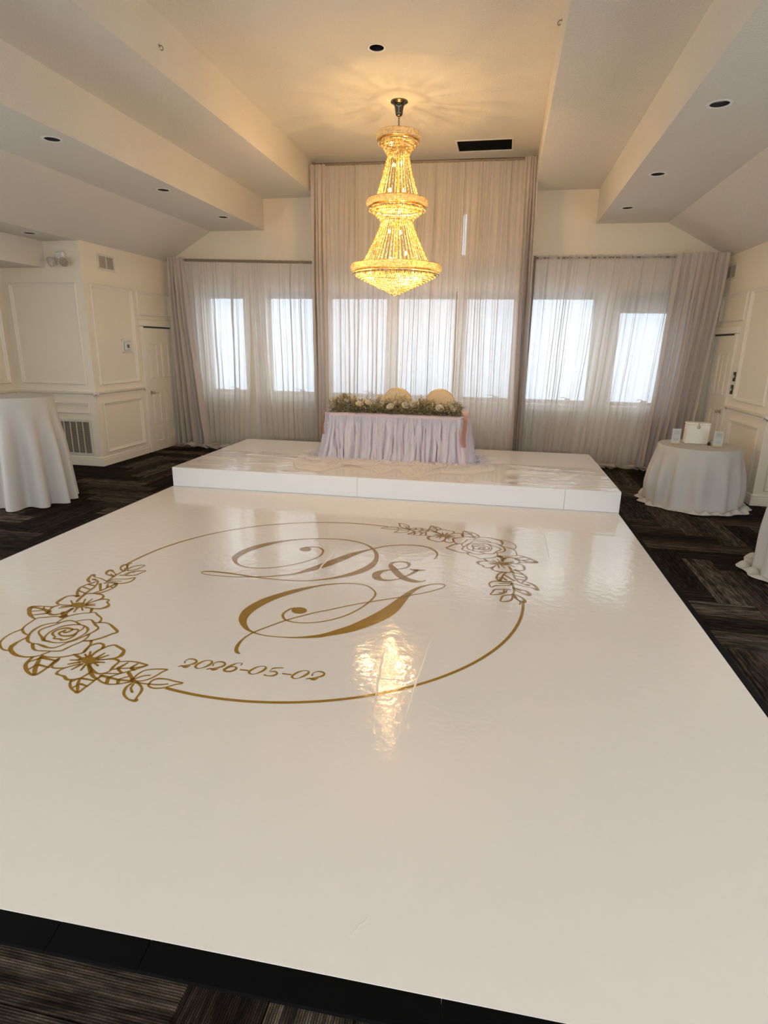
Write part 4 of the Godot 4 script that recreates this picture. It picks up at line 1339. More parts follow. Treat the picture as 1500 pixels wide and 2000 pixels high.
func build_head_table() -> void:
	# the table itself, its tulle skirt, the sequin cloth under the skirt, the garland and the chairs
	var c := turned(Vector3(-0.035, STAGE_H, -1.44))
	var t := thing("head_table", "long table on the stage, under the tulle skirt", "table", c, TURN)
	var hw := 0.905
	var hd := 0.33
	var top := 0.655
	var st := begin()
	box(st, Vector3(0, top - 0.018, 0), Vector3(hw * 2 - 0.02, 0.03, hd * 2 - 0.02), 0.006)
	obj("tabletop", st, M.wood, t)
	for sx in [-1.0, 1.0]:
		for sz in [-1.0, 1.0]:
			st = begin()
			tube(st, [Vector3(sx * 0.85, 0.002, sz * 0.28), Vector3(sx * 0.85, top - 0.03, sz * 0.28)], 0.016, 8)
			obj("leg", st, M.chrome, t)
	# sequin cloth: lies on top, hangs down at both ends
	var rows := []
	var prof := []
	for e in [[-hw - 0.012, 0.15], [-hw - 0.012, 0.40], [-hw - 0.008, 0.60], [-hw, top + 0.002], [-hw * 0.5, top + 0.003], [0.0, top + 0.003], [hw * 0.5, top + 0.003], [hw, top + 0.002], [hw + 0.008, 0.60], [hw + 0.02, 0.40], [hw + 0.026, 0.15]]:
		prof.append(Vector3(e[0], e[1], 0))
	prof = spline(prof, 5)
	for k in 13:
		var z := lerpf(-hd, hd + 0.004, k / 12.0)
		var line := PackedVector3Array()
		for p in prof:
			var q: Vector3 = p
			var hang := clampf((top - q.y) / 0.5, 0.0, 1.0)
			line.append(Vector3(q.x + hang * 0.012 * sin(z * 40.0), q.y, z + hang * 0.02 * sin(q.y * 9.0)))
		rows.append(line)
	var sq := thing("sequin_cloth", "rose gold sequin cloth under the tulle, its corners hanging over the skirt", "tablecloth", c, TURN)
	made("cloth", cloth_mesh(rows, false, Vector3.UP), M.sequin, sq)
	for s in [-1.0, 1.0]:      # the corner that hangs out over the skirt's waistband
		var flap := []
		for j in 15:
			var v := j / 14.0
			var line := PackedVector3Array()
			for i in 9:
				var u := i / 8.0
				var wide: float = (0.065 if s > 0.0 else 0.045) * (0.75 + 0.35 * v) * (1.0 - 0.25 * smoothstep(0.85, 1.0, v))
				var x: float = s * (hw + 0.075 - u * wide * (1.0 if s > 0.0 else 0.6)) + 0.006 * sin(v * 7.0)
				var zf := hd + 0.098 + 0.045 * v + 0.010 * sin(u * 7.0 + v * 3.0)
				line.append(Vector3(x, top + 0.012 - v * (0.40 if s > 0.0 else 0.30), zf - (0.05 if v == 0.0 else 0.0)))
			flap.append(line)
		made("hanging_corner", cloth_mesh(flap, false, Vector3(0, 0, 1)), M.sequin, sq)
	# tulle skirt round the front and the ends: band, lining, two layers of tulle, puddle
	var sk := thing("tulle_skirt", "pale lilac tulle skirt gathered round the head table, puddling on the stage", "table skirt", c, TURN)
	var path := []     # outline from the back left corner round the front to the back right corner
	var total := 2.0 * hd * 2.0 + hw * 2.0
	var edge := func(d: float, off: float) -> Array:
		# point and outward direction at the length d
		var rr := 0.05
		if d < hd * 2.0:
			return [Vector3(-hw - off, 0, -hd + d), Vector3(-1, 0, 0)]
		if d < hd * 2.0 + hw * 2.0:
			return [Vector3(-hw + d - hd * 2.0, 0, hd + off), Vector3(0, 0, 1)]
		return [Vector3(hw + off, 0, hd - (d - hd * 2.0 - hw * 2.0)), Vector3(1, 0, 0)]
	var skirt_rows := func(folds: float, amp: float, y0: float, y1: float, off: float, flare: float, sd: int, pool: float) -> Array:
		var out := []
		var nu := 620
		var nv := 16
		var extra := 30 if pool > 0.0 else 0
		for j in nv + extra + 1:
			var v := minf(1.0, float(j) / nv)
			var o := maxf(0.0, float(j - nv) / maxf(extra, 1.0))
			var line := PackedVector3Array()
			for i in nu + 1:
				var d := total * i / nu
				var e: Array = edge.call(clampf(d, 0.0, total), off)
				var p: Vector3 = e[0]
				var n: Vector3 = e[1]
				# round the corners' outward direction
				for cd in [hd * 2.0, hd * 2.0 + hw * 2.0]:
					var q: float = (d - cd) / 0.12
					if absf(q) < 1.0:
						var a := Vector3(-1, 0, 0) if cd < 1.0 else Vector3(0, 0, 1)
						var b := Vector3(0, 0, 1) if cd < 1.0 else Vector3(1, 0, 0)
						n = a.slerp(b, (q + 1.0) * 0.5)
				var s: float = d * folds
				var nz := noise.get_noise_2d(s * 0.45 + sd * 11.0, v * 0.4)
				var ph := TAU * (s + nz * 0.9)
				var ww := 0.7 + 0.6 * noise.get_noise_2d(s * 0.6, sd * 5.0)
				var g := smoothstep(0.0, 0.25, v)
				var out_by: float = amp * ww * g * sin(ph) * (0.5 + 0.6 * v) + 0.2 * amp * (1.0 - v) * sin(ph * 3.0) + flare * v * v
				var t2 := Vector3(-n.z, 0, n.x)
				var fade: float = 1.0 - minf(1.0, o * 4.0)
				p += n * out_by * (0.2 + 0.8 * fade) + t2 * 0.25 / folds * 0.5 * sin(ph * 2.0 + nz) * g * fade
				p.y = lerpf(y0, y1, v)
				if o > 0.0:
					var front: float = clampf(n.z, 0.0, 1.0)
					var reach: float = pool * (0.75 + 0.45 * soft.get_noise_2d(d * 2.2 + sd, 3.0)) * lerpf(0.55, 1.35, front)
					p += n * reach * o
					p += t2 * 0.04 * soft.get_noise_2d(d * 2.0, o * 2.0 + sd)
					var rid: float = 1.0 - absf(soft.get_noise_2d(d * 2.6 + sd * 7.0, o * 3.2 + 0.5 * sin(d * 3.0)) * 2.2)
					var rid2: float = 1.0 - absf(soft.get_noise_2d(d * 8.0 + sd * 3.0, o * 1.6 + 9.0) * 2.2)
					p.y = (0.018 if sd == 4 else 0.034) + (0.048 * pow(maxf(rid, 0.0), 3.0) + 0.020 * pow(maxf(rid2, 0.0), 3.0)) * minf(1.0, o * 6.0) * (1.0 - 0.75 * o)
				line.append(p)
			out.append(line)
		return out
	made("lining", cloth_mesh(skirt_rows.call(9.0, 0.014, top - 0.02, 0.01, 0.012, 0.02, 1, 0.0), false, Vector3(0, 0, 1)), M.satin, sk)
	made("tulle_layer", cloth_mesh(skirt_rows.call(11.5, 0.085, top - 0.035, 0.012, 0.055, 0.07, 2, 0.0), false, Vector3(0, 0, 1)), M.tulle, sk)
	made("tulle_layer", cloth_mesh(skirt_rows.call(9.7, 0.05, top - 0.035, 0.03, 0.085, 0.09, 4, 0.64), false, Vector3(0, 0, 1)), M.tulle_low, sk)
	made("tulle_layer", cloth_mesh(skirt_rows.call(8.6, 0.045, top - 0.035, 0.05, 0.08, 0.08, 6, 0.30), false, Vector3(0, 0, 1)), M.tulle_low, sk)
	var band := []
	for q in [[top + 0.004, -0.02], [top + 0.006, 0.045], [top - 0.004, 0.078], [top - 0.03, 0.082], [top - 0.055, 0.078], [top - 0.058, 0.06]]:
		var line := PackedVector3Array()
		for i in 301:
			var d := total * i / 300.0
			var e: Array = edge.call(d, q[1])
			var p: Vector3 = e[0]
			if q[1] > 0.0:   # close the corners
				p.x = clampf(p.x, -hw - q[1], hw + q[1])
			p.y = q[0] + 0.003 * noise.get_noise_2d(d * 4.0, 1.0)
			line.append(p)
		band.append(line)
	var bm := sheer(Color(0.88, 0.80, 0.82), 0.95, 0.4)
	made("waistband", cloth_mesh(band, false, Vector3(0, 1, 1)), bm, sk)
	build_garland(c + turned(Vector3(-0.02, top + 0.012, hd - 0.05)))
	for k in 2:
		var x: float = [-0.20, 0.43][k]
		chair(turned(Vector3(x + 0.03, STAGE_H, -2.02)), ["gold chair with a round cream back, the left one behind the head table", "gold chair with a round cream back, the right one behind the head table"][k], TURN + [0.06, -0.05][k])

func chair(at: Vector3, label: String, turn: float) -> void:
	var t := thing("dining_chair", label, "chair", at, turn, "chairs behind the head table")
	var R := 0.225
	var cy := 0.70
	var tilt := Basis(Vector3.RIGHT, PI / 2 - 0.10)
	var st := begin()
	lathe(st, [Vector2(0, 0.02), Vector2(R - 0.04, 0.018), Vector2(R - 0.022, 0.008), Vector2(R - 0.022, -0.008), Vector2(R - 0.04, -0.018), Vector2(0, -0.02)], 48, Vector3(0, cy, -0.2), tilt)
	obj("backrest", st, M.cream_pad, t)
	st = begin()
	lathe(st, [Vector2(R - 0.022, -0.014), Vector2(R, -0.016), Vector2(R + 0.008, -0.008), Vector2(R + 0.008, 0.008), Vector2(R, 0.016), Vector2(R - 0.022, 0.014), Vector2(R - 0.022, -0.014)], 48, Vector3(0, cy, -0.2), tilt)
	obj("back_rim", st, M.chair_gold, t)
	st = begin()
	lathe(st, [Vector2(0, 0.40), Vector2(0.2, 0.40), Vector2(0.215, 0.41), Vector2(0.215, 0.44), Vector2(0.2, 0.46), Vector2(0, 0.465)], 40)
	obj("seat", st, M.cream_pad, t)
	for s in [-1.0, 1.0]:
		st = begin()
		tube(st, spline([Vector3(s * 0.15, 0.002, 0.19), Vector3(s * 0.15, 0.25, 0.16), Vector3(s * 0.15, 0.41, 0.15)], 4), 0.014, 8)
		obj("leg", st, M.chair_gold, t)
		st = begin()
		tube(st, spline([Vector3(s * 0.15, 0.002, -0.2), Vector3(s * 0.15, 0.3, -0.16), Vector3(s * 0.13, 0.52, -0.18)], 4), 0.014, 8)
		obj("leg", st, M.chair_gold, t)

func rose_mesh(sd: int) -> ArrayMesh:
	# a half-open rose: petals curled round a bud
	var st := begin()
	var r := rg(sd)
	for ring in 4:
		var n: int = [3, 4, 5, 6][ring]
		var rad: float = [0.007, 0.014, 0.021, 0.028][ring]
		var hgt: float = [0.036, 0.034, 0.029, 0.022][ring]
		for k in n:
			var a := TAU * k / n + ring * 0.7 + r.randf_range(-0.2, 0.2)
			var pts := []
			for j in 5:
				var v := j / 4.0
				var line := PackedVector3Array()
				for i in 5:
					var u := i / 4.0 - 0.5
					var an := a + u * (TAU / n * 1.5)
					var rr := rad * (0.35 + 0.65 * sin(minf(v * 1.9, 1.57))) + 0.006 * ring * 0.5 * v * v
					var y := hgt * v - absf(u) * absf(u) * hgt * 0.5 * v
					line.append(Vector3(cos(an) * rr, y, sin(an) * rr))
				pts.append(line)
			for j in 4:
				for i in 4:
					var A: Vector3 = pts[j][i]
					var B: Vector3 = pts[j][i + 1]
					var C: Vector3 = pts[j + 1][i + 1]
					var D: Vector3 = pts[j + 1][i]
					var nn := (B - A).cross(D - A).normalized()
					if nn.dot(Vector3(A.x, 0.01, A.z)) < 0.0:
						nn = -nn
					quad(st, A, B, C, D, nn)
	return st.commit()

func leaf_mesh() -> ArrayMesh:
	# a small oval leaf, folded along its rib, 1 unit long
	var st := begin()
	var o := [Vector3(0, 0, 0), Vector3(0.16, 0.05, 0.3), Vector3(0.19, 0.06, 0.6), Vector3(0, -0.04, 1.0), Vector3(-0.19, 0.06, 0.6), Vector3(-0.16, 0.05, 0.3)]
	var mid := [Vector3(0, 0, 0), Vector3(0, 0.02, 0.3), Vector3(0, 0.02, 0.6), Vector3(0, -0.04, 1.0)]
	for s in [1, -1]:
		var e1: Vector3 = o[1] if s > 0 else o[5]
		var e2: Vector3 = o[2] if s > 0 else o[4]
		for f in [[mid[0], e1, mid[1]], [mid[1], e1, e2], [mid[1], e2, mid[2]], [mid[2], e2, mid[3]]]:
			var n: Vector3 = ((f[1] - f[0]) as Vector3).cross(f[2] - f[0]).normalized()
			if n.y < 0.0:
				n = -n
			tri3(st, f[0], f[1], f[2], n, n, n)
	return st.commit()

func scatter(called: String, mesh: Mesh, m: Material, list: Array, parent: Node, mixed := false) -> MultiMeshInstance3D:
	if mixed:   # clear and amber crystals, mixed
		var r := rg(list.size())
		var clear := []
		var amber := []
		for x in list:
			(amber if r.randf() < (0.3 if called == "crown_crystals" else (0.6 if called == "bead_strands" else 0.5)) else clear).append(x)
		scatter(called, mesh, M.crystal if called == "crown_crystals" else M.amber, amber, parent)
		list = clear
	var mm := MultiMesh.new()
	mm.transform_format = MultiMesh.TRANSFORM_3D
	mm.mesh = mesh
	mm.instance_count = list.size()
	for k in list.size():
		mm.set_instance_transform(k, list[k])
	var o := MultiMeshInstance3D.new()
	o.multimesh = mm
	o.material_override = m
	var n := 0
	var nm := called
	while parent.has_node(nm):
		n += 1
		nm = "%s_%03d" % [called, n]
	o.name = nm
	o.set_meta("kind", "stuff")
	parent.add_child(o)
	return o

func garland_height(x: float) -> float:
	return 0.175 + 0.035 * sin(x * 7.0 + 0.5) + 0.02 * sin(x * 17.0) - 0.045 * smoothstep(0.6, 0.95, x) - 0.03 * smoothstep(-0.8, -0.93, x)

func build_garland(at: Vector3) -> void:
	var t := thing("flower_garland", "long garland of grey-green leaves and white roses along the front of the head table", "garland", at, TURN)
	var r := rg(91)
	var light := []
	var dark := []
	var st := begin()
	for k in 520:
		var x := r.randf_range(-0.88, 0.90)
		var z0 := r.randf_range(-0.10, 0.06)
		var h := garland_height(x) * r.randf_range(0.4, 1.15)
		if r.randf() < 0.06:
			h += r.randf_range(0.02, 0.07)
		var lean := Vector3(r.randf_range(-0.09, 0.09), 0, r.randf_range(-0.08, 0.13))
		var a := Vector3(x, 0.0, z0)
		var b := a + lean + Vector3(0, h, 0)
		var mid := a.lerp(b, 0.5) + Vector3(lean.x * -0.3, 0.02, 0.0)
		var pts := spline([a, mid, b], 4)
		tube(st, pts, 0.0014, 3)
		var dens := 18 + int(h * 85.0)
		for q in dens:
			var f := r.randf_range(0.0, 1.0)
			var p: Vector3 = pts[mini(int(f * (pts.size() - 1)), pts.size() - 1)]
			var dirn := Vector3(r.randf_range(-1, 1), r.randf_range(-0.35, 0.8), r.randf_range(-1, 1)).normalized()
			var s := r.randf_range(0.016, 0.040)
			var bs := Basis.looking_at(-dirn, Vector3(r.randf_range(-0.4, 0.4), 1, r.randf_range(-0.4, 0.4))).scaled(Vector3(s, s, s))
			(light if r.randf() < 0.62 else dark).append(Transform3D(bs, p))
	obj("stems", st, M.stem, t).set_meta("kind", "stuff")
	# hanging and lying sprays at the foot, over the table's edge
	for k in 2600:
		var p := Vector3(r.randf_range(-0.90, 0.92), r.randf_range(-0.012, 0.075), r.randf_range(-0.08, 0.13))
		p.y = maxf(p.y, 0.004 if p.z < 0.10 else -0.03)
		var dirn := Vector3(r.randf_range(-1, 1), r.randf_range(-0.3, 0.5), r.randf_range(-0.5, 1)).normalized()
		var s := r.randf_range(0.018, 0.042)
		(light if r.randf() < 0.62 else dark).append(Transform3D(Basis.looking_at(-dirn, Vector3(0.1, 1, 0.2)).scaled(Vector3(s, s, s)), p))
	var lm := leaf_mesh()
	scatter("foliage", lm, M.leaf, light, t)
	scatter("foliage", lm, M.leaf_dark, dark, t)
	var tiny := []
	for k in 900:
		var x := r.randf_range(-0.88, 0.9)
		var h := garland_height(x) * r.randf_range(0.35, 1.15)
		var s := r.randf_range(0.006, 0.011)
		tiny.append(Transform3D(Basis.IDENTITY.scaled(Vector3(s, s * 0.8, s)), Vector3(x, h, r.randf_range(-0.1, 0.13))))
	scatter("filler_blossoms", bead_mesh(6, 4), M.petal, tiny, t)
	var spots := [[-0.845, 0.075, 0.06, 1.15], [-0.81, 0.165, 0.0, 0.95], [-0.70, 0.20, -0.02, 0.95], [-0.635, 0.15, 0.02, 1.2], [-0.56, 0.175, -0.03, 0.95], [-0.47, 0.105, 0.08, 1.1], [-0.40, 0.15, 0.02, 0.85], [-0.345, 0.125, 0.06, 1.05], [-0.20, 0.205, 0.0, 1.0], [-0.03, 0.09, 0.10, 1.15], [0.04, 0.14, 0.03, 0.95], [0.165, 0.115, 0.09, 1.15], [0.29, 0.13, 0.06, 1.3], [0.62, 0.09, 0.10, 1.2], [0.78, 0.11, 0.05, 0.8], [0.82, 0.075, 0.07, 1.0]]
	var meshes := [rose_mesh(1), rose_mesh(2), rose_mesh(3)]
	for k in spots.size():
		var s: Array = spots[k]
		var o := made("rose", meshes[k % 3], M.petal, t)
		var up := Vector3(r.randf_range(-0.5, 0.5), 0.8, r.randf_range(0.4, 1.1)).normalized()
		var fw := up.cross(Vector3.RIGHT).normalized()
		o.transform = Transform3D(Basis(up.cross(fw).normalized(), up, fw).scaled(Vector3.ONE * s[3] * 1.3), Vector3(s[0], s[1] - 0.012, s[2]))
		var sst := begin()
		tube(sst, [Vector3(s[0], s[1] - 0.01, s[2]), Vector3(s[0] * 0.98, 0.01, s[2] * 0.4)], 0.002, 5)
		obj("rose_stem", sst, M.stem, t)

# ---------------------------------------------------------------- chandelier
func bead_mesh(seg: int, rings: int) -> ArrayMesh:
	# faceted crystal ball of diameter 1
	var st := begin()
	for j in rings:
		var t0 := PI * j / rings
		var t1 := PI * (j + 1) / rings
		for i in seg:
			var a0 := TAU * (i + 0.5 * (j % 2)) / seg
			var a1 := TAU * (i + 1 + 0.5 * (j % 2)) / seg
			var p := func(t: float, a: float) -> Vector3: return Vector3(sin(t) * cos(a), cos(t), sin(t) * sin(a)) * 0.5
			var A: Vector3 = p.call(t0, a0)
			var B: Vector3 = p.call(t0, a1)
			var C: Vector3 = p.call(t1, a1)
			var D: Vector3 = p.call(t1, a0)
			var n := (A + B + C + D).normalized()
			if j > 0:
				tri3(st, A, B, C, n, n, n)
			tri3(st, A, C, D, n, n, n)
	return st.commit()

func build_chandelier() -> void:
	var c := Vector3(-0.034, 4.5, -0.865)
	var t := thing("chandelier", "three-tiered gold crystal chandelier hanging over the stage's front edge, lit", "chandelier", c)
	var Y := func(y: float) -> float: return y - 4.5
	var st := begin()
	lathe(st, [Vector2(0.0, -0.155), Vector2(0.022, -0.153), Vector2(0.036, -0.143), Vector2(0.042, -0.12), Vector2(0.05, -0.07), Vector2(0.06, -0.035), Vector2(0.085, -0.022), Vector2(0.10, -0.012), Vector2(0.10, 0.0), Vector2(0.0, 0.0)], 32)
	obj("canopy", st, M.chrome, t)
	# chain of links
	for k in 7:
		st = begin()
		var yl := -0.165 - k * 0.021
		var ring := []
		for i in 13:
			var a := TAU * i / 12
			var p := Vector3(cos(a) * 0.009, sin(a) * 0.015, 0)
			ring.append(p.rotated(Vector3.UP, PI / 2 * (k % 2)) + Vector3(0, yl, 0))
		tube(st, ring, 0.0032, 6)
		obj("chain_link", st, M.chrome, t)
	var bead := bead_mesh(7, 5)
	var big := bead_mesh(8, 6)
	var r := rg(44)
	# rod through the middle
	st = begin()
	tube(st, [Vector3(0, Y.call(4.225), 0), Vector3(0, Y.call(2.62), 0)], 0.009, 8)
	obj("centre_rod", st, M.brass, t)
	# crowns: [top, radius, height of the band]
	for q in [[4.178, 0.256, 0.072], [3.476, 0.360, 0.078], [2.752, 0.552, 0.082]]:
		var R: float = q[1]
		var yt: float = Y.call(q[0])
		var hb: float = q[2]
		st = begin()
		lathe(st, [Vector2(R - 0.03, yt), Vector2(R - 0.008, yt), Vector2(R - 0.008, yt - 0.006), Vector2(R - 0.03, yt - 0.006), Vector2(R - 0.03, yt)], 72)
		lathe(st, [Vector2(R - 0.045, yt - hb), Vector2(R - 0.012, yt - hb), Vector2(R - 0.004, yt - hb - 0.007), Vector2(R - 0.012, yt - hb - 0.014), Vector2(R - 0.045, yt - hb - 0.014), Vector2(R - 0.045, yt - hb)], 72)
		lathe(st, [Vector2(R - 0.05, yt - hb - 0.03), Vector2(R - 0.026, yt - hb - 0.03), Vector2(R - 0.02, yt - hb - 0.037), Vector2(R - 0.026, yt - hb - 0.044), Vector2(R - 0.05, yt - hb - 0.044), Vector2(R - 0.05, yt - hb - 0.03)], 72)
		for sp in 8:   # spokes that carry the ring
			var a := TAU * sp / 8.0
			tube(st, [Vector3(0, yt - hb, 0), Vector3(cos(a) * (R - 0.03), yt - hb - 0.006, sin(a) * (R - 0.03))], 0.005, 5)
		obj("crown_ring", st, M.brass, t)
		var list := []
		var rows := 5
		for k in rows:
			var f := (k + 0.5) / rows
			var bulge := sin(f * PI) * 0.016
			var n := int(TAU * R / 0.0165)
			for i in n:
				var a := TAU * (i + 0.5 * (k % 2)) / n
				var rr := R - 0.012 + bulge
				var s := r.randf_range(0.015, 0.0185)
				list.append(Transform3D(Basis.from_euler(Vector3(r.randf() * 3.0, r.randf() * 6.0, r.randf() * 3.0)).scaled(Vector3.ONE * s), Vector3(cos(a) * rr, yt - 0.006 - f * (hb - 0.008), sin(a) * rr)))
		scatter("crown_crystals", bead, M.crown, list, t, true)
	# bowls of drops below each crown: [top y, top radius, bottom y, bottom radius, bend]
	for q in [[4.07, 0.232, 3.965, 0.135, 0.8], [3.36, 0.338, 3.235, 0.185, 0.8], [2.635, 0.525, 2.392, 0.012, 1.08]]:
		var list := []
		var yt: float = Y.call(q[0])
		var yb: float = Y.call(q[2])
		var tiers := int(absf(yt - yb) / 0.0215 * (1.0 if q[3] > 0.05 else 1.35)) + 1
		for k in tiers:
			var f := float(k) / (tiers - 1)
			var rr := lerpf(q[1], q[3], pow(f, q[4]))
			var y := lerpf(yt, yb, f)
			var n := maxi(1, int(TAU * rr / 0.024))
			for i in n:
				var a := TAU * (i + 0.5 * (k % 2)) / n
				var s := r.randf_range(0.015, 0.0205)
				list.append(Transform3D(Basis.from_euler(Vector3(r.randf() * 3.0, r.randf() * 6.0, r.randf() * 3.0)).scaled(Vector3(s, s * 1.15, s)), Vector3(cos(a) * rr, y, sin(a) * rr)))
		scatter("bowl_drops", big, M.crystal, list, t, true)
	# strands between the crowns, hanging in a flaring curve
	for q in [[3.975, 0.122, 3.50, 0.252, 30], [3.245, 0.186, 2.765, 0.408, 44]]:
		var list := []
		var n: int = q[4]
		for i in n:
			var a := TAU * i / n
			var len_ := 34
			for k in len_:
				var f := float(k) / (len_ - 1)
				var rr := lerpf(q[1], q[3], pow(f, 1.18))
				var y: float = Y.call(lerpf(q[0], q[2], f))
				var s := 0.0155
				list.append(Transform3D(Basis.from_euler(Vector3(r.randf(), r.randf() * 6.0, r.randf())).scaled(Vector3.ONE * s), Vector3(cos(a) * rr, y, sin(a) * rr)))
		scatter("bead_strands", bead, M.crystal, list, t, true)
	# lit bulbs, each with its own lamp inside
	var e := 0.0
	for b in [[4.10, 0.14, 0.9], [4.10, 0.14, 3.9], [3.86, 0.055, 0.4], [3.84, 0.06, 2.3], [3.56, 0.12, 2.2], [3.56, 0.12, 0.7], [3.12, 0.10, 2.5], [3.10, 0.11, 1.0], [3.38, 0.20, 4.6], [2.86, 0.20, 0.8], [2.84, 0.20, 4.2], [2.64, 0.40, 2.25], [2.64, 0.40, 0.85], [2.64, 0.33, 4.7]]:
		var p := Vector3(cos(b[2]) * b[1], Y.call(b[0]), sin(b[2]) * b[1])
		var bs := begin()
		lathe(bs, [Vector2(0, -0.022), Vector2(0.012, -0.018), Vector2(0.017, -0.006), Vector2(0.016, 0.006), Vector2(0.009, 0.016), Vector2(0.006, 0.024), Vector2(0, 0.026)], 14, p)
		obj("bulb", bs, M.bulb, t)
		var l := OmniLight3D.new()
		l.name = "bulb_lamp"
		l.light_color = Color(1.0, 0.82, 0.53)
		l.light_energy = BULB * (0.13 if b[0] > 4.0 else (1.9 if b[0] < 2.7 else (0.3 if b[0] > 3.7 else 0.85)))
		l.light_size = 0.015
		l.omni_range = 25.0
		l.omni_attenuation = 2.0
		l.shadow_enabled = true
		t.add_child(l, true)
		l.position = p

# ---------------------------------------------------------------- fittings
func build_fittings() -> void:
	var spots := can_spots()
	for k in spots.size():
		var h: Array = spots[k]
		var t := thing("recessed_light", h[1], "ceiling light", h[0])
		var st := begin()
		lathe(st, [Vector2(0.068, 0.0), Vector2(0.070, -0.004), Vector2(0.088, -0.005), Vector2(0.092, 0.0)], 40)
		obj("trim_ring", st, M.white, t)
		st = begin()
		lathe(st, [Vector2(0.070, -0.002), Vector2(0.062, 0.05), Vector2(0.058, 0.10), Vector2(0.0, 0.104)], 36)
		obj("baffle", st, M.black, t)
		if k > 0:
			st = begin()
			lathe(st, [Vector2(0, 0.017), Vector2(0.03, 0.018), Vector2(0.055, 0.021), Vector2(0.065, 0.027), Vector2(0, 0.04)], 28)
			obj("lamp_lens", st, M.lens, t)
	# dark return-air grille in the high tray
	var v := thing("ceiling_vent", "dark rectangular vent in the high ceiling near the tall drape", "vent", Vector3(0.885, 4.5, -2.56))
	var st := begin()
	for s in [-1.0, 1.0]:
		box(st, Vector3(s * 0.385, -0.004, 0), Vector3(0.03, 0.012, 0.52), 0.003)
		box(st, Vector3(0, -0.004, s * 0.245), Vector3(0.74, 0.012, 0.03), 0.003)
	obj("frame", st, M.white, v)
	st = begin()
	box(st, Vector3(0, 0.06, 0), Vector3(0.735, 0.01, 0.455))
	obj("duct", st, M.dark, v)
	for k in 15:
		st = begin()
		box(st, Vector3(0, 0.012, -0.21 + k * 0.03), Vector3(0.735, 0.003, 0.02), 0.001, Basis(Vector3.RIGHT, 0.7))
		obj("louver", st, M.dark, v)
	# small registers high on both closet walls
	for s in [-1.0, 1.0]:
		var g := thing("wall_vent", "small white wall register high on the left wall, above the thermostat" if s < 0.0 else "small wall register high on the right wall, half behind the curtain corner", "vent", Vector3(s * SIDE, 2.885, -1.49 if s < 0.0 else -2.98), 0.0)
		st = begin()
		for e in [-1.0, 1.0]:
			box(st, Vector3(-s * 0.005, 0, e * 0.18), Vector3(0.014, 0.22, 0.03), 0.003)
			box(st, Vector3(-s * 0.005, e * 0.095, 0), Vector3(0.014, 0.03, 0.33), 0.003)
		box(st, Vector3(-s * 0.005, 0, 0), Vector3(0.014, 0.16, 0.018), 0.003)
		obj("frame", st, M.grille, g)
		st = begin()
		box(st, Vector3(-s * 0.001, 0, 0), Vector3(0.004, 0.16, 0.33))
		obj("backing", st, M.blind, g)
		for k in 12:
			for e in [-1.0, 1.0]:
				st = begin()
				box(st, Vector3(-s * 0.006, -0.072 + k * 0.0132, e * 0.087), Vector3(0.007, 0.0035, 0.155), 0.001, Basis(Vector3(0, 0, 1), s * 0.6))
				obj("louver", st, M.grille, g)
	# return-air grille low on the left return wall
	var q := thing("return_grille", "large white return-air grille low on the wall behind the left cocktail table", "vent", Vector3(-4.98, 0.395, RETURN))
	st = begin()
	for e in [-1.0, 1.0]:
		box(st, Vector3(e * 0.385, 0, 0.008), Vector3(0.035, 0.53, 0.018), 0.004)
		box(st, Vector3(0, e * 0.25, 0.008), Vector3(0.735, 0.035, 0.018), 0.004)
	obj("frame", st, M.grille, q)
	st = begin()
	box(st, Vector3(0, 0, 0.002), Vector3(0.74, 0.47, 0.004))
	obj("backing", st, M.slot, q)
	for k in 6:
		st = begin()
		box(st, Vector3(-0.262 + k * 0.105, 0, 0.012), Vector3(0.012, 0.47, 0.014), 0.003)
		obj("mullion", st, M.grille, q)
	for k in 30:
		st = begin()
		box(st, Vector3(0, -0.225 + k * 0.0155, 0.007), Vector3(0.735, 0.0045, 0.011), 0.0008, Basis(Vector3.RIGHT, 0.75))
		obj("louver", st, M.blind, q)
	# thermostat in a small carved frame
	var th := thing("thermostat", "white wall thermostat with a square screen in an ornate frame, left of the left door", "thermostat", Vector3(-SIDE, 1.715, -1.80))
	st = begin()
	moulding(st, Vector3(0, -0.09, -0.12), Vector3(0, 0, 1), Vector3.UP, Vector3(1, 0, 0), 0.24, 0.18, 0.03, 0.022)
	obj("frame", st, M.white, th)
	for sy in [-1.0, 1.0]:
		for sz in [-1.0, 1.0]:
			st = begin()
			lathe(st, [Vector2(0.02, 0.0), Vector2(0.022, 0.012), Vector2(0.014, 0.024), Vector2(0, 0.028)], 14, Vector3(0, sy * 0.085, sz * 0.115), Basis(Vector3(0, 0, 1), -PI / 2))
			obj("corner_boss", st, M.white, th)
	st = begin()
	box(st, Vector3(0.018, 0, 0.01), Vector3(0.036, 0.11, 0.13), 0.008)
	obj("body", st, M.white, th)
	st = begin()
	box(st, Vector3(0.0375, 0.0, 0.015), Vector3(0.003, 0.055, 0.06), 0.001)
	obj("screen", st, mat(Color(0.33, 0.32, 0.30), 0.25), th)
	# emergency light with two heads
	var em := thing("emergency_light", "two-headed emergency light high on the wall, left of the wall register", "emergency light", Vector3(-4.727, 2.86, RETURN))
	st = begin()
	box(st, Vector3(0, 0.05, 0.03), Vector3(0.12, 0.10, 0.06), 0.014)
	obj("housing", st, M.white, em)
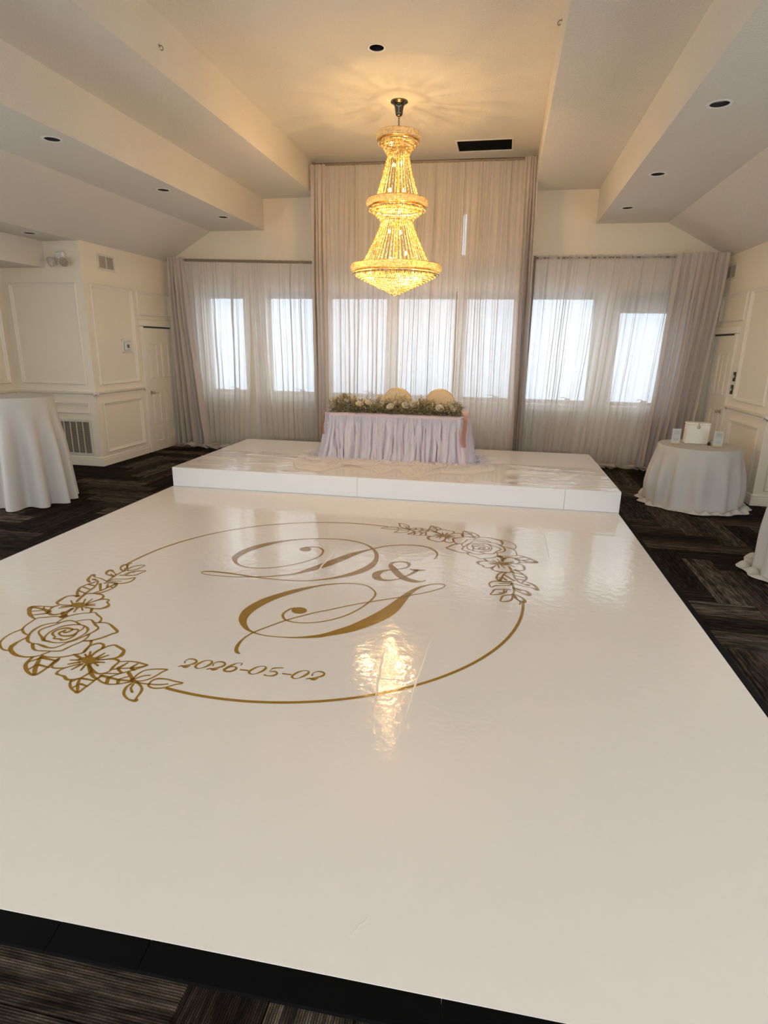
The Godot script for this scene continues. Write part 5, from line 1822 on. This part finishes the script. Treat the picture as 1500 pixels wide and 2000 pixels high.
	for s in [-1.0, 1.0]:
		st = begin()
		var hb := Basis(Vector3.UP, s * 0.5) * Basis(Vector3.RIGHT, PI / 2 + 0.35)
		lathe(st, [Vector2(0.0, -0.02), Vector2(0.035, -0.015), Vector2(0.058, 0.015), Vector2(0.066, 0.055), Vector2(0.06, 0.058)], 28, Vector3(s * 0.085, -0.025, 0.075), hb)
		obj("lamp_head", st, M.frame, em)
		st = begin()
		lathe(st, [Vector2(0.06, 0.055), Vector2(0.03, 0.062), Vector2(0.0, 0.064)], 28, Vector3(s * 0.085, -0.025, 0.075), hb)
		obj("lens", st, M.lens if s < 0.0 else M.blind, em)
		st = begin()
		tube(st, [Vector3(s * 0.03, 0.02, 0.05), Vector3(s * 0.085, -0.02, 0.07)], 0.012, 8)
		obj("arm", st, M.frame, em)
	# switches beside the right door
	for k in 2:
		var y: float = [1.462, 1.288][k]
		var sw := thing("light_switch", ["upper black switch plate beside the right door", "lower black switch plate beside the right door"][k], "light switch", Vector3(SIDE, y, [-2.185, -2.205][k]), 0.0, "switch plates by the right door")
		st = begin()
		box(st, Vector3(-0.004, 0, 0), Vector3(0.009, 0.125, 0.085), 0.003)
		obj("plate", st, M.black, sw)
		st = begin()
		box(st, Vector3(-0.010, 0, 0.0), Vector3(0.010, 0.034, 0.026), 0.003)
		obj("toggle", st, M.white, sw)
		st = begin()
		box(st, Vector3(-0.004, 0.085, 0.01), Vector3(0.004, 0.045, 0.06), 0.001)
		obj("paper_label", st, M.white, sw)
	# hooks in the beams
	for k in 2:
		var hk := thing("ceiling_hook", ["small dark hook in the left side of the high tray", "small dark hook in the right side of the high tray"][k], "hook", [Vector3(-1.745, 4.235, 1.35), Vector3(1.628, 4.37, 0.93)][k])
		var s: float = [1.0, -1.0][k]
		st = begin()
		tube(st, spline([Vector3(0, 0.012, 0), Vector3(s * 0.02, 0.012, 0), Vector3(s * 0.034, -0.004, 0), Vector3(s * 0.026, -0.022, 0), Vector3(s * 0.01, -0.016, 0.004)], 5), 0.004, 6)
		obj("hook", st, M.pipe, hk)
		st = begin()
		lathe(st, [Vector2(0.0, 0.004), Vector2(0.012, 0.003), Vector2(0.014, 0.0)], 14, Vector3(0, 0.012, 0), Basis(Vector3(0, 0, 1), -PI / 2 * s))
		obj("plate", st, M.pipe, hk)
